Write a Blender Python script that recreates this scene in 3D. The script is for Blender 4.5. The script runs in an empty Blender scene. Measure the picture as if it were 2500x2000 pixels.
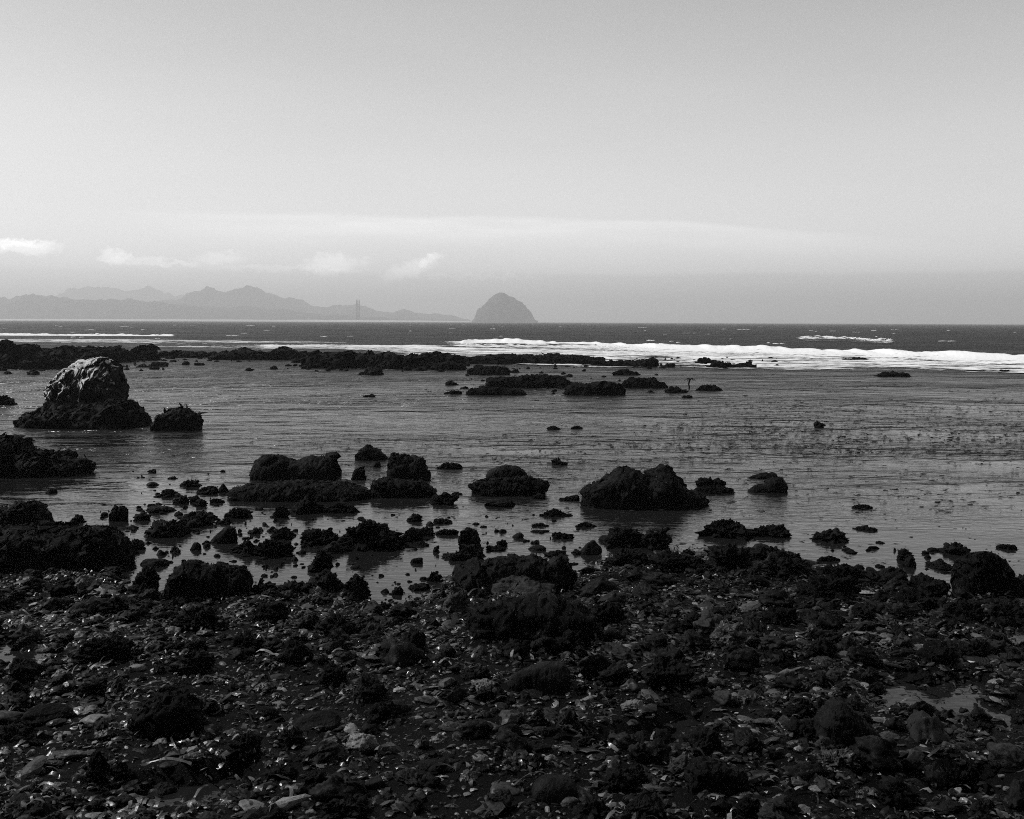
import bpy, math, random
import numpy as np
from mathutils import Matrix, Vector

random.seed(7)
RNG = np.random.default_rng(7)
S = bpy.context.scene
COL = S.collection
R = math.radians

# ------------------------------------------------------------------ camera
CAM_H, FPX = 4.0, 2500.0
camd = bpy.data.cameras.new('camera')
camd.sensor_fit = 'HORIZONTAL'
camd.sensor_width = 36.0
camd.lens = 36.0
camd.clip_start = 0.1
camd.clip_end = 90000.0
cam = bpy.data.objects.new('camera', camd)
COL.objects.link(cam)
CM = Matrix.Translation((0, 0, CAM_H)) @ Matrix.Rotation(R(90 - 4.89), 4, 'X') @ Matrix.Rotation(R(0.23), 4, 'Z')
cam.matrix_world = CM
S.camera = cam

# ------------------------------------------------------------------ node helper
class N:
    """a node socket with arithmetic"""
    def __init__(s, nt, sock): s.nt, s.k = nt, sock
    def _m(s, op, *a, clamp=False):
        n = s.nt.nodes.new('ShaderNodeMath'); n.operation = op; n.use_clamp = clamp
        for i, x in enumerate((s,) + a):
            if isinstance(x, N): s.nt.links.new(x.k, n.inputs[i])
            else: n.inputs[i].default_value = x
        return N(s.nt, n.outputs[0])
    def __add__(s, o): return s._m('ADD', o)
    def __radd__(s, o): return s._m('ADD', o)
    def __sub__(s, o): return s._m('SUBTRACT', o)
    def __rsub__(s, o): return (s * -1.0) + o
    def __mul__(s, o): return s._m('MULTIPLY', o)
    def __rmul__(s, o): return s._m('MULTIPLY', o)
    def __truediv__(s, o): return s._m('DIVIDE', o)
    def pw(s, o): return s._m('POWER', o)
    def mx(s, o): return s._m('MAXIMUM', o)
    def mn(s, o): return s._m('MINIMUM', o)
    def exp(s): return s._m('EXPONENT')
    def sat(s): return s._m('ADD', 0.0, clamp=True)
    def ss(s, a, b, lo=0.0, hi=1.0):
        n = s.nt.nodes.new('ShaderNodeMapRange'); n.interpolation_type = 'SMOOTHSTEP'
        s.nt.links.new(s.k, n.inputs[0])
        for i, v in enumerate((a, b, lo, hi)): n.inputs[i + 1].default_value = v
        return N(s.nt, n.outputs[0])

def noise(nt, vec, scale, detail=3.0, rough=0.55, stretch=None):
    if stretch is not None:
        m = nt.nodes.new('ShaderNodeMapping'); nt.links.new(vec, m.inputs[0]); m.inputs[3].default_value = stretch
        vec = m.outputs[0]
    n = nt.nodes.new('ShaderNodeTexNoise'); nt.links.new(vec, n.inputs['Vector'])
    n.inputs['Scale'].default_value = scale; n.inputs['Detail'].default_value = detail; n.inputs['Roughness'].default_value = rough
    return N(nt, n.outputs[0])

def setin(nt, inp, v):
    if isinstance(v, N): nt.links.new(v.k, inp)
    elif isinstance(v, (int, float)) and inp.type == 'RGBA': inp.default_value = (v, v, v, 1)
    else: inp.default_value = v

# ------------------------------------------------------------------ sky
SUN_EL, SUN_AZ = R(47), R(-74)         # azimuth from the view direction (+y), negative = to the left
W = bpy.data.worlds.new('World'); S.world = W; W.use_nodes = True
nt = W.node_tree; nt.nodes.clear()
sky = nt.nodes.new('ShaderNodeTexSky'); sky.sky_type = 'NISHITA'; sky.sun_disc = False
sky.sun_elevation = SUN_EL; sky.sun_rotation = SUN_AZ
sky.air_density = 1.0; sky.dust_density = 0.7; sky.ozone_density = 1.0
bw = nt.nodes.new('ShaderNodeRGBToBW'); nt.links.new(sky.outputs[0], bw.inputs[0])
base = N(nt, bw.outputs[0])
tc = nt.nodes.new('ShaderNodeTexCoord')
sep = nt.nodes.new('ShaderNodeSeparateXYZ'); nt.links.new(tc.outputs['Generated'], sep.inputs[0])
dx, dy, dz = (N(nt, sep.outputs[i]) for i in range(3))
az = dx._m('ARCTAN2', dy)
el = dz.mx(-0.99).mn(0.99)._m('ARCSINE')
comb = nt.nodes.new('ShaderNodeCombineXYZ')
nt.links.new(az.k, comb.inputs[0]); nt.links.new(el.k, comb.inputs[1])
ae = comb.outputs[0]
wob = noise(nt, ae, 9.0, 3.0, 0.55, (1.0, 4.0, 1.0)) - 0.5
fine = noise(nt, ae, 55.0, 6.0, 0.65, (1.0, 1.6, 1.0)) - 0.5
fin2 = noise(nt, ae, 90.0, 5.0, 0.65, (1.0, 1.4, 1.3)) - 0.5
soft = noise(nt, ae, 2.6, 4.0, 0.5, (1.0, 5.0, 1.0)) - 0.5
# a long thin stratus streak with a crisp upper edge
top = (az + 0.02)
edge = 0.0995 - (top.mx(0.0) * top.mx(0.0)) * 0.16 + wob * 0.010
streak = (el - edge).ss(0.003, -0.003) * (el - edge).ss(-0.035, -0.004, 0.15, 1.0) * az.ss(-0.42, -0.10) * az.ss(0.50, 0.05)
rag = noise(nt, ae, 5.0, 5.0, 0.6, (1.0, 9.0, 1.0)).ss(.32, .66, .45, 1.15)
cloud = streak * rag * 0.28
# broad faint veils
cloud = cloud + az.ss(-0.55, 0.35) * az.ss(1.6, 0.6) * 0.20 + soft * 0.16 + el.ss(0.03, 0.14, 1.0, 0.0) * el.ss(0.0, 0.05) * 0.05
# a row of small bright cumulus over the hills
def blob(px, py, w, h, s, slant=0.0):
    u = (az - (px - 1250) / FPX + fine * 0.045) / (w / FPX)
    v = (el - (786 - py) / FPX - (az - (px - 1250) / FPX) * slant + fin2 * 0.020 + fine * .008) / (h / FPX)
    return (u * u + v * v).ss(2.0, 0.0) * (s * 2.9)
for b in ((40, 620, 150, 10, .16), (150, 630, 60, 13, .15), (330, 640, 26, 14, .13), (385, 650, 62, 8, .10), (475, 656, 48, 6, .10),
          (560, 642, 50, 12, .09), (700, 662, 160, 6, .06), (820, 652, 62, 24, .15), (1000, 662, 60, 18, .14, .35), (1045, 640, 18, 12, .12, .6), (1150, 678, 150, 6, .06)):
    cloud = cloud + blob(*b)
# a murkier layer close above the sea with a soft level top
lay = 0.047 + wob * 0.006
murk = (el - lay).ss(0.002, -0.004) * az.ss(-0.45, 0.25, 0.4, 1.0) * 0.22 + (el - lay).ss(0.0, -0.05) * az.ss(-0.3, 0.45, 0.2, 1.0) * 0.30
cloud = cloud - murk
fall = (el.mx(0.0) / 0.55).pw(2.4)            # a clear dark upper sky, as a red filter renders it, bright towards the sea
fall = (fall + 1.0).pw(-1.0) * 1.0 + 0.14
lum = base * (cloud + 1.0).mx(0.2) * fall
bg = nt.nodes.new('ShaderNodeBackground')
c3 = nt.nodes.new('ShaderNodeCombineColor')
for i in range(3): nt.links.new(lum.k, c3.inputs[i])
nt.links.new(c3.outputs[0], bg.inputs[0]); bg.inputs[1].default_value = 0.106
wo = nt.nodes.new('ShaderNodeOutputWorld'); nt.links.new(bg.outputs[0], wo.inputs[0])

sl = bpy.data.lights.new('sun', 'SUN'); sl.energy = 2.4; sl.angle = R(0.53); sl.color = (1, 1, 1)
so = bpy.data.objects.new('sun', sl); COL.objects.link(so)
SUN = Vector((math.sin(SUN_AZ) * math.cos(SUN_EL), math.cos(SUN_AZ) * math.cos(SUN_EL), math.sin(SUN_EL)))
so.rotation_euler = SUN.to_track_quat('Z', 'Y').to_euler(); so.location = (0, 0, 300)

S.view_settings.view_transform = 'Standard'; S.view_settings.look = 'None'
S.view_settings.gamma = 1.0; S.view_settings.exposure = 0.5; S.view_settings.use_curve_mapping = False
S.render.engine = 'CYCLES'
S.cycles.use_denoising = False
S.cycles.max_bounces = 4; S.cycles.diffuse_bounces = 2; S.cycles.glossy_bounces = 2
S.cycles.transparent_max_bounces = 6; S.cycles.volume_bounces = 1
S.cycles.caustics_reflective = False; S.cycles.caustics_refractive = False
S.cycles.filter_width = 1.0

# ------------------------------------------------------------------ pixel -> place
C3 = CM.to_3x3()
def ray(px, py):
    return C3 @ Vector(((px - 1250) / FPX, -(py - 1000) / FPX, -1.0))
def ground(px, py, zf=None):
    d = ray(px, py); z = 0.0
    for _ in range(5):
        t = (z - CAM_H) / d.z
        x, y = d.x * t, d.y * t
        if zf is None: break
        z = zf(x, y)
    return x, y, z
def at_depth(px, py, y):
    d = ray(px, py); t = y / d.y
    return d.x * t, CAM_H + d.z * t

# ------------------------------------------------------------------ noise for meshes
def _h(ix, iy, iz, seed):
    h = (ix * 374761393 + iy * 668265263 + iz * 2147483647 + seed * 1274126177) & 0xffffffff
    h = ((h ^ (h >> 13)) * 1274126177) & 0xffffffff
    h = ((h ^ (h >> 16)) * 2246822519) & 0xffffffff
    return ((h ^ (h >> 15)) & 0xffffff) / float(0xffffff) * 2 - 1
def vn(p, seed=0):
    f = np.floor(p); i = f.astype(np.int64); t = p - f
    t = t * t * t * (t * (t * 6 - 15) + 10)
    o = 0
    for a in (0, 1):
        wa = t[:, 0] if a else 1 - t[:, 0]
        for b in (0, 1):
            wb = t[:, 1] if b else 1 - t[:, 1]
            for c in (0, 1):
                wc = t[:, 2] if c else 1 - t[:, 2]
                o = o + wa * wb * wc * _h(i[:, 0] + a, i[:, 1] + b, i[:, 2] + c, seed)
    return o
def fbm(p, seed, octv=4, g=0.5):
    s, a = 0, 1.0
    for k in range(octv):
        s = s + a * vn(p * (2.03 ** k) + 17.3 * k, seed + k); a *= g
    return s
def ridged(p, seed, octv=3, g=0.5):
    s, a = 0, 1.0
    for k in range(octv):
        s = s + a * (1 - 2 * np.abs(vn(p * (2.1 ** k) + 9.1 * k, seed + k))); a *= g
    return s

# ------------------------------------------------------------------ mesh helpers
def mesh_np(name, v, f, smooth=True, attr=None):
    v = np.asarray(v, np.float32); f = np.asarray(f, np.int32)
    me = bpy.data.meshes.new(name)
    me.vertices.add(len(v)); me.vertices.foreach_set('co', v.ravel())
    k = f.shape[1]
    me.loops.add(f.size); me.loops.foreach_set('vertex_index', f.ravel())
    me.polygons.add(len(f)); me.polygons.foreach_set('loop_start', np.arange(0, f.size, k, dtype=np.int32))
    me.polygons.foreach_set('loop_total', np.full(len(f), k, np.int32))
    if attr is not None:
        for an, av in attr.items():
            a = me.attributes.new(an, 'FLOAT', 'POINT'); a.data.foreach_set('value', np.asarray(av, np.float32))
    me.update(calc_edges=True)
    me.polygons.foreach_set('use_smooth', np.full(len(f), smooth, bool))
    return me
def link(name, me, mat, parent=None, loc=None, rotz=0.0):
    o = bpy.data.objects.new(name, me); COL.objects.link(o)
    if mat is not None:
        if not me.materials: me.materials.append(mat)
    if parent is not None: o.parent = parent
    if loc is not None: o.location = loc
    o.rotation_euler.z = rotz
    return o
def tag(o, label=None, cat=None, group=None, kind=None):
    if label: o['label'] = label
    if cat: o['category'] = cat
    if group: o['group'] = group
    if kind: o['kind'] = kind
    return o
def grid_faces(nu, nv):
    a = np.arange(nu * nv).reshape(nu, nv)
    return np.stack([a[:-1, :-1], a[1:, :-1], a[1:, 1:], a[:-1, 1:]], -1).reshape(-1, 4)

_ICO = {}
def ico(lev):
    if lev in _ICO: return _ICO[lev]
    if lev == 0:
        t = (1 + 5 ** .5) / 2
        v = np.array([(-1, t, 0), (1, t, 0), (-1, -t, 0), (1, -t, 0), (0, -1, t), (0, 1, t), (0, -1, -t), (0, 1, -t), (t, 0, -1), (t, 0, 1), (-t, 0, -1), (-t, 0, 1)], float)
        f = np.array([(0, 11, 5), (0, 5, 1), (0, 1, 7), (0, 7, 10), (0, 10, 11), (1, 5, 9), (5, 11, 4), (11, 10, 2), (10, 7, 6), (7, 1, 8),
                      (3, 9, 4), (3, 4, 2), (3, 2, 6), (3, 6, 8), (3, 8, 9), (4, 9, 5), (2, 4, 11), (6, 2, 10), (8, 6, 7), (9, 8, 1)])
    else:
        v0, f0 = ico(lev - 1)
        e = np.sort(np.concatenate([f0[:, [0, 1]], f0[:, [1, 2]], f0[:, [2, 0]]]), 1)
        u, inv = np.unique(e, axis=0, return_inverse=True); inv = inv.ravel()
        m = len(f0); mid = v0[u].mean(1); b = len(v0)
        ab, bc, ca = inv[:m] + b, inv[m:2 * m] + b, inv[2 * m:] + b
        v = np.concatenate([v0, mid])
        f = np.concatenate([np.stack([f0[:, 0], ab, ca], 1), np.stack([f0[:, 1], bc, ab], 1), np.stack([f0[:, 2], ca, bc], 1), np.stack([ab, bc, ca], 1)])
    v = v / np.linalg.norm(v, axis=1, keepdims=True)
    _ICO[lev] = (v, f)
    return _ICO[lev]

def cells(v, k, seed, aniso=(1, 1, 1)):
    """each vertex gets a random vector shared by its cell: broken blocks with steps between them"""
    rg = np.random.default_rng(seed); w = v * np.array(aniso)
    c = w[rg.choice(len(w), k)] + rg.normal(size=(k, 3)) * w.std() * .05
    d = ((w[:, None, :] - c[None]) ** 2).sum(-1)
    return rg.uniform(-1, 1, (k, 3))[d.argmin(1)]
CRK = {'craggy': .15, 'weedy': .10, 'angular': .13, 'smooth': .02, 'slab': .07}
STY = {  # fbm, ridged, fine, plane count, edge sharpness
    'craggy': (.28, .24, .13, 9, 8), 'weedy': (.26, .20, .10, 8, 8), 'angular': (.10, .10, .045, 11, 22), 'smooth': (.10, .0, .008, 9, 5),
    'slab': (.10, .08, .03, 12, 16)}
def rock_unit(seed, lev, style):
    rg = np.random.default_rng(seed * 131 + 5)
    a1, a2, a3, npl, k = STY[style]
    d, f = ico(lev)
    n = rg.normal(size=(npl, 3)); n /= np.linalg.norm(n, axis=1, keepdims=True)
    Q = np.linalg.qr(rg.normal(size=(3, 3)))[0]
    n = np.concatenate([n, Q, -Q])
    h = np.concatenate([rg.uniform(.60, .98, npl), rg.uniform(.8, 1.1, 6)])
    q = np.maximum(d @ n.T / h, 0) ** k
    r = q.sum(1) ** (-1.0 / k)
    v = d * r[:, None]
    off = rg.uniform(-50, 50, 3)
    disp = a1 * fbm(v * 1.5 + off, seed, 3) + a2 * ridged(v * 2.6 + off, seed + 40, 3)
    v = v + d * disp[:, None]
    t = np.clip((v[:, 2:3] + .6) / 1.6, 0, 1.2)
    v[:, :2] = (v[:, :2] + rg.normal(0, .16, 2) * t) * (1 - rg.uniform(.15, .5) * t ** 1.3)
    lo, hi = v.min(0), v.max(0)
    return (v - (lo + hi) / 2) / ((hi - lo) / 2), f

def profile_rock(pts, depth, base_y, amp, seed, nu=90, nv=34, power=0.75, lean=0.0, kw=0):
    """pts: (x, height) metres, local; a solid ridge under that skyline with rounded flanks going into the ground"""
    p = np.array(pts, float); s = np.concatenate([[0], np.cumsum(np.hypot(np.diff(p[:, 0]), np.diff(p[:, 1])))])
    t = np.linspace(0, s[-1], nu)
    X = np.interp(t, s, p[:, 0]); H = np.maximum(np.interp(t, s, p[:, 1]), 0.0)
    kw = kw or (13 if amp < .045 else 9)
    sm_ = lambda a: np.convolve(np.pad(a, kw // 2, mode='edge'), np.ones(kw) / kw, mode='valid')
    X, H = sm_(X), sm_(H)
    hm = max(H.max(), 1e-3); wd = p[:, 0].max() - p[:, 0].min()
    u = np.linspace(-1, 1, nu)
    D = depth / 2 * (0.30 + 0.70 * np.sqrt(H / hm)) * np.sqrt(np.clip(1 - np.abs(u) ** 6, 0, 1))
    ang = np.linspace(-0.22 * math.pi, 1.22 * math.pi, nv)
    c, sn = np.cos(ang), np.sin(ang)
    cc = np.sign(c) * np.abs(c) ** 0.8
    zz = np.where(sn > 0, np.abs(sn) ** power, sn * 1.0)
    V = np.zeros((nu, nv, 3))
    V[:, :, 0] = X[:, None]
    V[:, :, 1] = -D[:, None] * cc[None, :] + lean * H[:, None] * zz
    V[:, :, 2] = (np.maximum(H, 0.12 * hm)[:, None]) * zz[None, :]
    V[:, :, 2] -= (np.maximum(H, 0.12 * hm) - H)[:, None]
    v = V.reshape(-1, 3)
    sc = 1.0 / max(min(hm, wd * .5), 1e-3)
    off = seed * 7.7
    up = np.clip(v[:, 2:3] / hm, 0, 1)
    dv = np.zeros_like(v)
    for a in range(3):
        dv[:, a] = fbm(v * sc * 1.6 + off, seed + 10 * a, 3) * .7 + ridged(v * sc * 3.6 + off, seed + 10 * a + 5, 4, .62) * .62
    dv[:, 2] *= 0.8
    if kw < 12 and kw != 3: dv = dv + cells(v, 70, seed, (1, 1, 1.6)) * (.55 if amp > .045 else .2)
    v = v + dv * amp * 1.6 * hm * (0.6 + 0.4 * up) + np.array([0, base_y, 0])
    return v, grid_faces(nu, nv)

def blades(P, Nn, size, rg, droop=0.6, seg=3, width=0.16, curl=0.5):
    """curved weed blades: strips of quads growing from points P"""
    n = len(P)
    L = size * rg.uniform(.5, 1.6, n)
    g = rg.normal(size=(n, 3)); t = g - (g * Nn).sum(1, keepdims=True) * Nn
    t /= np.linalg.norm(t, axis=1, keepdims=True) + 1e-9
    dirn = Nn * 0.55 + t * 0.9; dirn /= np.linalg.norm(dirn, axis=1, keepdims=True)
    side = np.cross(dirn, Nn); side /= np.linalg.norm(side, axis=1, keepdims=True) + 1e-9
    rows = []
    pos = P.copy(); d = dirn.copy()
    for k in range(seg + 1):
        w = (L * width * (1 - 0.75 * (k / seg) ** 2) * rg.uniform(.7, 1.3, n))[:, None]
        rows.append(pos - side * w); rows.append(pos + side * w)
        pos = pos + d * (L / seg)[:, None]
        d = d + np.array([0, 0, -droop / seg * 1.6]) + rg.normal(size=(n, 3)) * curl / seg * .7
        d /= np.linalg.norm(d, axis=1, keepdims=True)
        tw = rg.normal(size=(n, 3)) * 0.35; side = side + tw - ((side + tw) * d).sum(1, keepdims=True) * d
        side /= np.linalg.norm(side, axis=1, keepdims=True) + 1e-9
    V = np.stack(rows, 1).reshape(-1, 3)
    m = 2 * (seg + 1)
    q = np.array([[2 * k, 2 * k + 1, 2 * k + 3, 2 * k + 2] for k in range(seg)])
    F = (q[None] + (np.arange(n) * m)[:, None, None]).reshape(-1, 4)
    return V, F

# ------------------------------------------------------------------ materials (all grey: the photograph is black and white)
def mat_rock(name, lo, hi, rough=.7, spec=.25, bump=.5, bscale=26.0, strata=0.0, weed=0.0, pale=None, attr=None):
    m = bpy.data.materials.new(name); m.use_nodes = True; nt = m.node_tree
    b = nt.nodes['Principled BSDF']
    geo = nt.nodes.new('ShaderNodeNewGeometry'); pos = geo.outputs['Position']
    oi = nt.nodes.new('ShaderNodeObjectInfo'); rnd = N(nt, oi.outputs['Random'])
    big = noise(nt, pos, bscale * .12, 4, .6); sm = noise(nt, pos, bscale, 5, .65)
    k = (big * .55 + sm * .45).ss(.36, .64)
    col = (k * (hi - lo) + lo) * (rnd * .5 + .75)
    if strata:
        st = noise(nt, pos, bscale * .25, 4, .7, (.35, .5, 4.5))
        col = col * st.ss(.38, .6, 1 - strata, 1.0)
    if attr:
        a = nt.nodes.new('ShaderNodeAttribute'); a.attribute_name = attr
        col = N(nt, a.outputs['Fac']) * (sm.ss(.3, .7, .55, 1.3))
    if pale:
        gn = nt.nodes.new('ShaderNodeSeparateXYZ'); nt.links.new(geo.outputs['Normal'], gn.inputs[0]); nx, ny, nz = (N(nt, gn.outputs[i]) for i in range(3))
        # droppings and dry lichen, plus shade painted on front and right faces by normal
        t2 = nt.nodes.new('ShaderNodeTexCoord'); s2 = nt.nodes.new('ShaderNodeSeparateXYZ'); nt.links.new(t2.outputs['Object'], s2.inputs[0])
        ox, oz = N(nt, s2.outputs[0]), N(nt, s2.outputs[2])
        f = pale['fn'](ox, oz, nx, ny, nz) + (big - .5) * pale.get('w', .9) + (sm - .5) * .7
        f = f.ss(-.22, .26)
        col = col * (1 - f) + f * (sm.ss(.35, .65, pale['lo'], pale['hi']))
    cc = nt.nodes.new('ShaderNodeCombineColor')
    for i in range(3): nt.links.new(col.k, cc.inputs[i])
    nt.links.new(cc.outputs[0], b.inputs['Base Color'])
    rr = noise(nt, pos, bscale * .5, 3, .6).ss(.35, .65, rough - .18, min(1, rough + .18))
    nt.links.new(rr.k, b.inputs['Roughness']); b.inputs['Specular IOR Level'].default_value = spec
    bp = nt.nodes.new('ShaderNodeBump'); bp.inputs['Strength'].default_value = bump; bp.inputs['Distance'].default_value = .6 / bscale
    hh = sm * .6 + noise(nt, pos, bscale * 3, 3, .6) * .4
    nt.links.new(hh.k, bp.inputs['Height']); nt.links.new(bp.outputs[0], b.inputs['Normal'])
    return m
def mat_plain(name, lo, hi, rough, spec, scale):
    return mat_rock(name, lo, hi, rough, spec, .3, scale)

M_DARK = mat_rock('dark wet rock', .002, .014, .66, .045, .9, 18)
M_WEED = mat_rock('weed covered rock', .002, .009, .68, .04, 1.0, 30)
M_FAR = mat_rock('reef rock', .002, .011, .8, .05, .9, 5)
M_GREY = mat_rock('grey stone', .014, .042, .52, .25, .3, 30, strata=.35)
M_SLAB = mat_rock('layered slab', .020, .055, .66, .12, .8, 20, strata=.6)
M_PALE = mat_rock('pale stone', .07, .15, .60, .25, .35, 34, strata=.3)
M_CHALK = mat_rock('chalky stone', .18, .34, .75, .2, .4, 34, strata=.35)
M_SHINGLE = mat_rock('shingle', .02, .1, .40, .30, .18, 60, attr='tone')
M_WRACK = mat_rock('torn weed', .02, .1, .38, .45, .15, 60, attr='tone')
M_SHARD = mat_rock('broken rock', .02, .1, .6, .10, .7, 26, attr='tone')
M_BLADE = mat_rock('wet weed', .003, .010, .65, .10, .25, 60)
M_FROND = mat_rock('kelp frond', .008, .02, .5, .3, .25, 30)
M_FLOAT = mat_rock('floating kelp', .008, .022, .45, .3, .25, 12)
M_HILL = mat_rock('scrub hillside', .03, .07, .9, .1, .6, .006)
M_ISLE = mat_rock('island rock', .03, .08, .9, .1, .9, .02)
M_BEACH = mat_rock('far sand', .50, .62, .9, .1, .1, .01)
M_STACK = mat_rock('chimney concrete', .04, .06, .9, .1, .1, .05)

# ------------------------------------------------------------------ the beach sheet
SHORE = [(-300, 1390), (0, 1398), (250, 1400), (330, 1420), (400, 1455), (620, 1445), (760, 1445), (850, 1482), (920, 1500), (1000, 1478), (1080, 1425), (1150, 1385), (1400, 1412), (1480, 1370), (1700, 1345),
         (1850, 1352), (2100, 1410), (2250, 1440), (2330, 1466), (2400, 1455), (2500, 1470), (2800, 1480)]
_sh = np.array([ground(*p)[:2] for p in SHORE]); _sh = _sh[np.argsort(_sh[:, 0])]
POOLS = [(158, 1455, 85, 20, .11), (60, 1600, 110, 52, .16), (480, 1950, 170, 52, .13), (2330, 1725, 200, 75, .20), (1660, 1790, 120, 45, .10), (2380, 1960, 90, 40, .06), (1560, 1830, 160, 30, .08), (1500, 1430, 50, 12, .1)]
_pl = []
for (px, py, rx, ry, dp) in POOLS:
    x, y, _ = ground(px, py); x2 = ground(px + rx, py)[0] - x; y2 = (ground(px, py - ry)[1] - ground(px, py + ry)[1]) / 2
    _pl.append((x, y, x2, y2, dp))
def terrain(x, y):
    x = np.atleast_1d(np.asarray(x, float)); y = np.atleast_1d(np.asarray(y, float))
    ys = np.interp(x, _sh[:, 0], _sh[:, 1])
    d = ys - y
    z = np.where(d > 0, 0.055 * np.minimum(d, 1) + 0.016 * np.clip(d, 0, 10), 0.10 * d)
    z = np.maximum(z, -0.9)
    z = z + np.clip((5.6 - y) / 4.2, 0, 1.0) ** 1.5 * 2.3 + np.clip((-2.5 - y) / 9, 0, 1) ** 1.3 * 6.0  # includes an unseen bluff behind the camera, raised to block low sky light
    P = np.stack([x, y, np.zeros_like(x)], 1)
    z = z + (0.035 * vn(P * .9, 3) + 0.022 * vn(P * 2.3, 4)) * np.clip(d + .8, 0, 1)
    for (a, b, rx, ry, dp) in _pl:
        q = ((x - a) / rx) ** 2 + ((y - b) / ry) ** 2 + .5 * vn(P * 1.7, 9)
        z = z - (z + dp * .22) * np.clip((1.3 - q - .5 * vn(P * 4.5, 19)) * 1.3, 0, 1)
    return z
TZ = lambda x, y: float(terrain(x, y)[0])

xs = np.concatenate([np.linspace(-60, -14, 24), np.linspace(-13.8, 13.8, 300), np.linspace(14, 60, 24)])
ys_ = np.concatenate([np.linspace(-40, 4, 20), np.linspace(4.2, 22, 260), np.geomspace(22.5, 160, 40)])
GX, GY = np.meshgrid(xs, ys_, indexing='ij')
GZ = terrain(GX.ravel(), GY.ravel())
P = np.stack([GX.ravel(), GY.ravel(), GZ], 1)
P[:, 2] += np.where((P[:, 1] > 4) & (P[:, 1] < 22), .018 * fbm(P * 7.0, 21, 3), 0)
m = bpy.data.materials.new('wet dark sand'); m.use_nodes = True; nt = m.node_tree; b = nt.nodes['Principled BSDF']
pos = nt.nodes.new('ShaderNodeNewGeometry').outputs['Position']
n1 = noise(nt, pos, 3.0, 4, .6); n2 = noise(nt, pos, 40.0, 4, .7)
col = (n1 * .4 + n2 * .6).ss(.38, .66, .002, .007)
cc = nt.nodes.new('ShaderNodeCombineColor')
for i in range(3): nt.links.new(col.k, cc.inputs[i])
nt.links.new(cc.outputs[0], b.inputs['Base Color'])
nt.links.new(n1.ss(.4, .65, .5, .8).k, b.inputs['Roughness']); b.inputs['Specular IOR Level'].default_value = .035
bp = nt.nodes.new('ShaderNodeBump'); bp.inputs['Strength'].default_value = .9; bp.inputs['Distance'].default_value = .03
nt.links.new((n2 * .7 + noise(nt, pos, 110, 3, .6) * .3).k, bp.inputs['Height']); nt.links.new(bp.outputs[0], b.inputs['Normal'])
tag(link('beach', mesh_np('beach', P, grid_faces(len(xs), len(ys_))), m), 'dark wet shingle beach with shallow pools', None, None, 'structure')

# ------------------------------------------------------------------ the sea: one sheet from the pools to the horizon
rr_ = np.concatenate([np.linspace(4.5, 30, 150), np.geomspace(30.2, 21000, 250)])
th = np.linspace(-1.15, 1.15, 260)
RR, TT = np.meshgrid(rr_, th, indexing='ij')
X = RR * np.sin(TT); Y = RR * np.cos(TT)
P = np.stack([X.ravel(), Y.ravel(), np.zeros(X.size)], 1)
dist = RR.ravel()
swell = np.clip((dist - 120) / 120, 0, 1) * np.clip((3500 - dist) / 2500, 0, 1)
ww = P.copy(); ww[:, 0] *= .012; ww[:, 1] *= .05
P[:, 2] = .35 * vn(ww, 55) * swell + .012 * vn(P * np.array([.5, 1.1, 1]), 56) * np.clip((dist - 14) / 15, 0, 1) * np.clip((90 - dist) / 50, 0, 1)
m = bpy.data.materials.new('sea water'); m.use_nodes = True; nt = m.node_tree; b = nt.nodes['Principled BSDF']
pos = nt.nodes.new('ShaderNodeNewGeometry').outputs['Position']
sp = nt.nodes.new('ShaderNodeSeparateXYZ'); nt.links.new(pos, sp.inputs[0]); wx, wy = N(nt, sp.outputs[0]), N(nt, sp.outputs[1])
b.inputs['Base Color'].default_value = (.012, .012, .012, 1)
b.inputs['IOR'].default_value = 1.33; b.inputs['Specular IOR Level'].default_value = .5
patch = (noise(nt, pos, .10, 4, .6, (.6, 1.3, 1)) * .6 + noise(nt, pos, .035, 3, .5, (.5, 1.5, 1)) * .4).ss(.43, .56)
wind = wy.ss(14, 34) * .55 + wy.ss(34, 75) * .45
far = wy.ss(95, 170)
streaks = noise(nt, pos, .55, 4, .62, (.8, 1.2, 1)).ss(.40, .60)
rip = noise(nt, pos, 3.2, 3, .55, (.55, 1.5, 1)) * .55 + noise(nt, pos, 9.0, 2, .5, (.7, 1.3, 1)) * .25
chop = noise(nt, pos, .8, 3, .55, (.7, 1.4, 1))
amp = (wind * (patch * .92 + .08) + .04)
h = rip * amp * .26 + chop * (amp * .72 + streaks * wind * .12) * (wy.ss(16, 36) * 1.5 + wy.ss(34, 60) * 1.3 + .10) + noise(nt, pos, .30, 4, .6, (.5, 1.4, 1)) * far * 2.5 + noise(nt, pos, .07, 3, .6, (.5, 1.4, 1)) * wy.ss(150, 400) * 6.0
bp = nt.nodes.new('ShaderNodeBump'); bp.inputs['Strength'].default_value = 1.0; bp.inputs['Distance'].default_value = 1.0
nt.links.new(h.k, bp.inputs['Height']); nt.links.new(bp.outputs[0], b.inputs['Normal'])
calm = wy.ss(16, 30)
nt.links.new((calm * (patch * .6 + streaks * .4) * .16 + wy.ss(28, 70) * .20 + wy.ss(60, 130) * .22 + .05).mn(.60).k, b.inputs['Roughness'])
M_SEA = m
tag(link('sea', mesh_np('sea', P, grid_faces(len(rr_), len(th))), m), 'grey sea and sheltered lagoon running out to a level horizon', None, None, 'structure')

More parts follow.
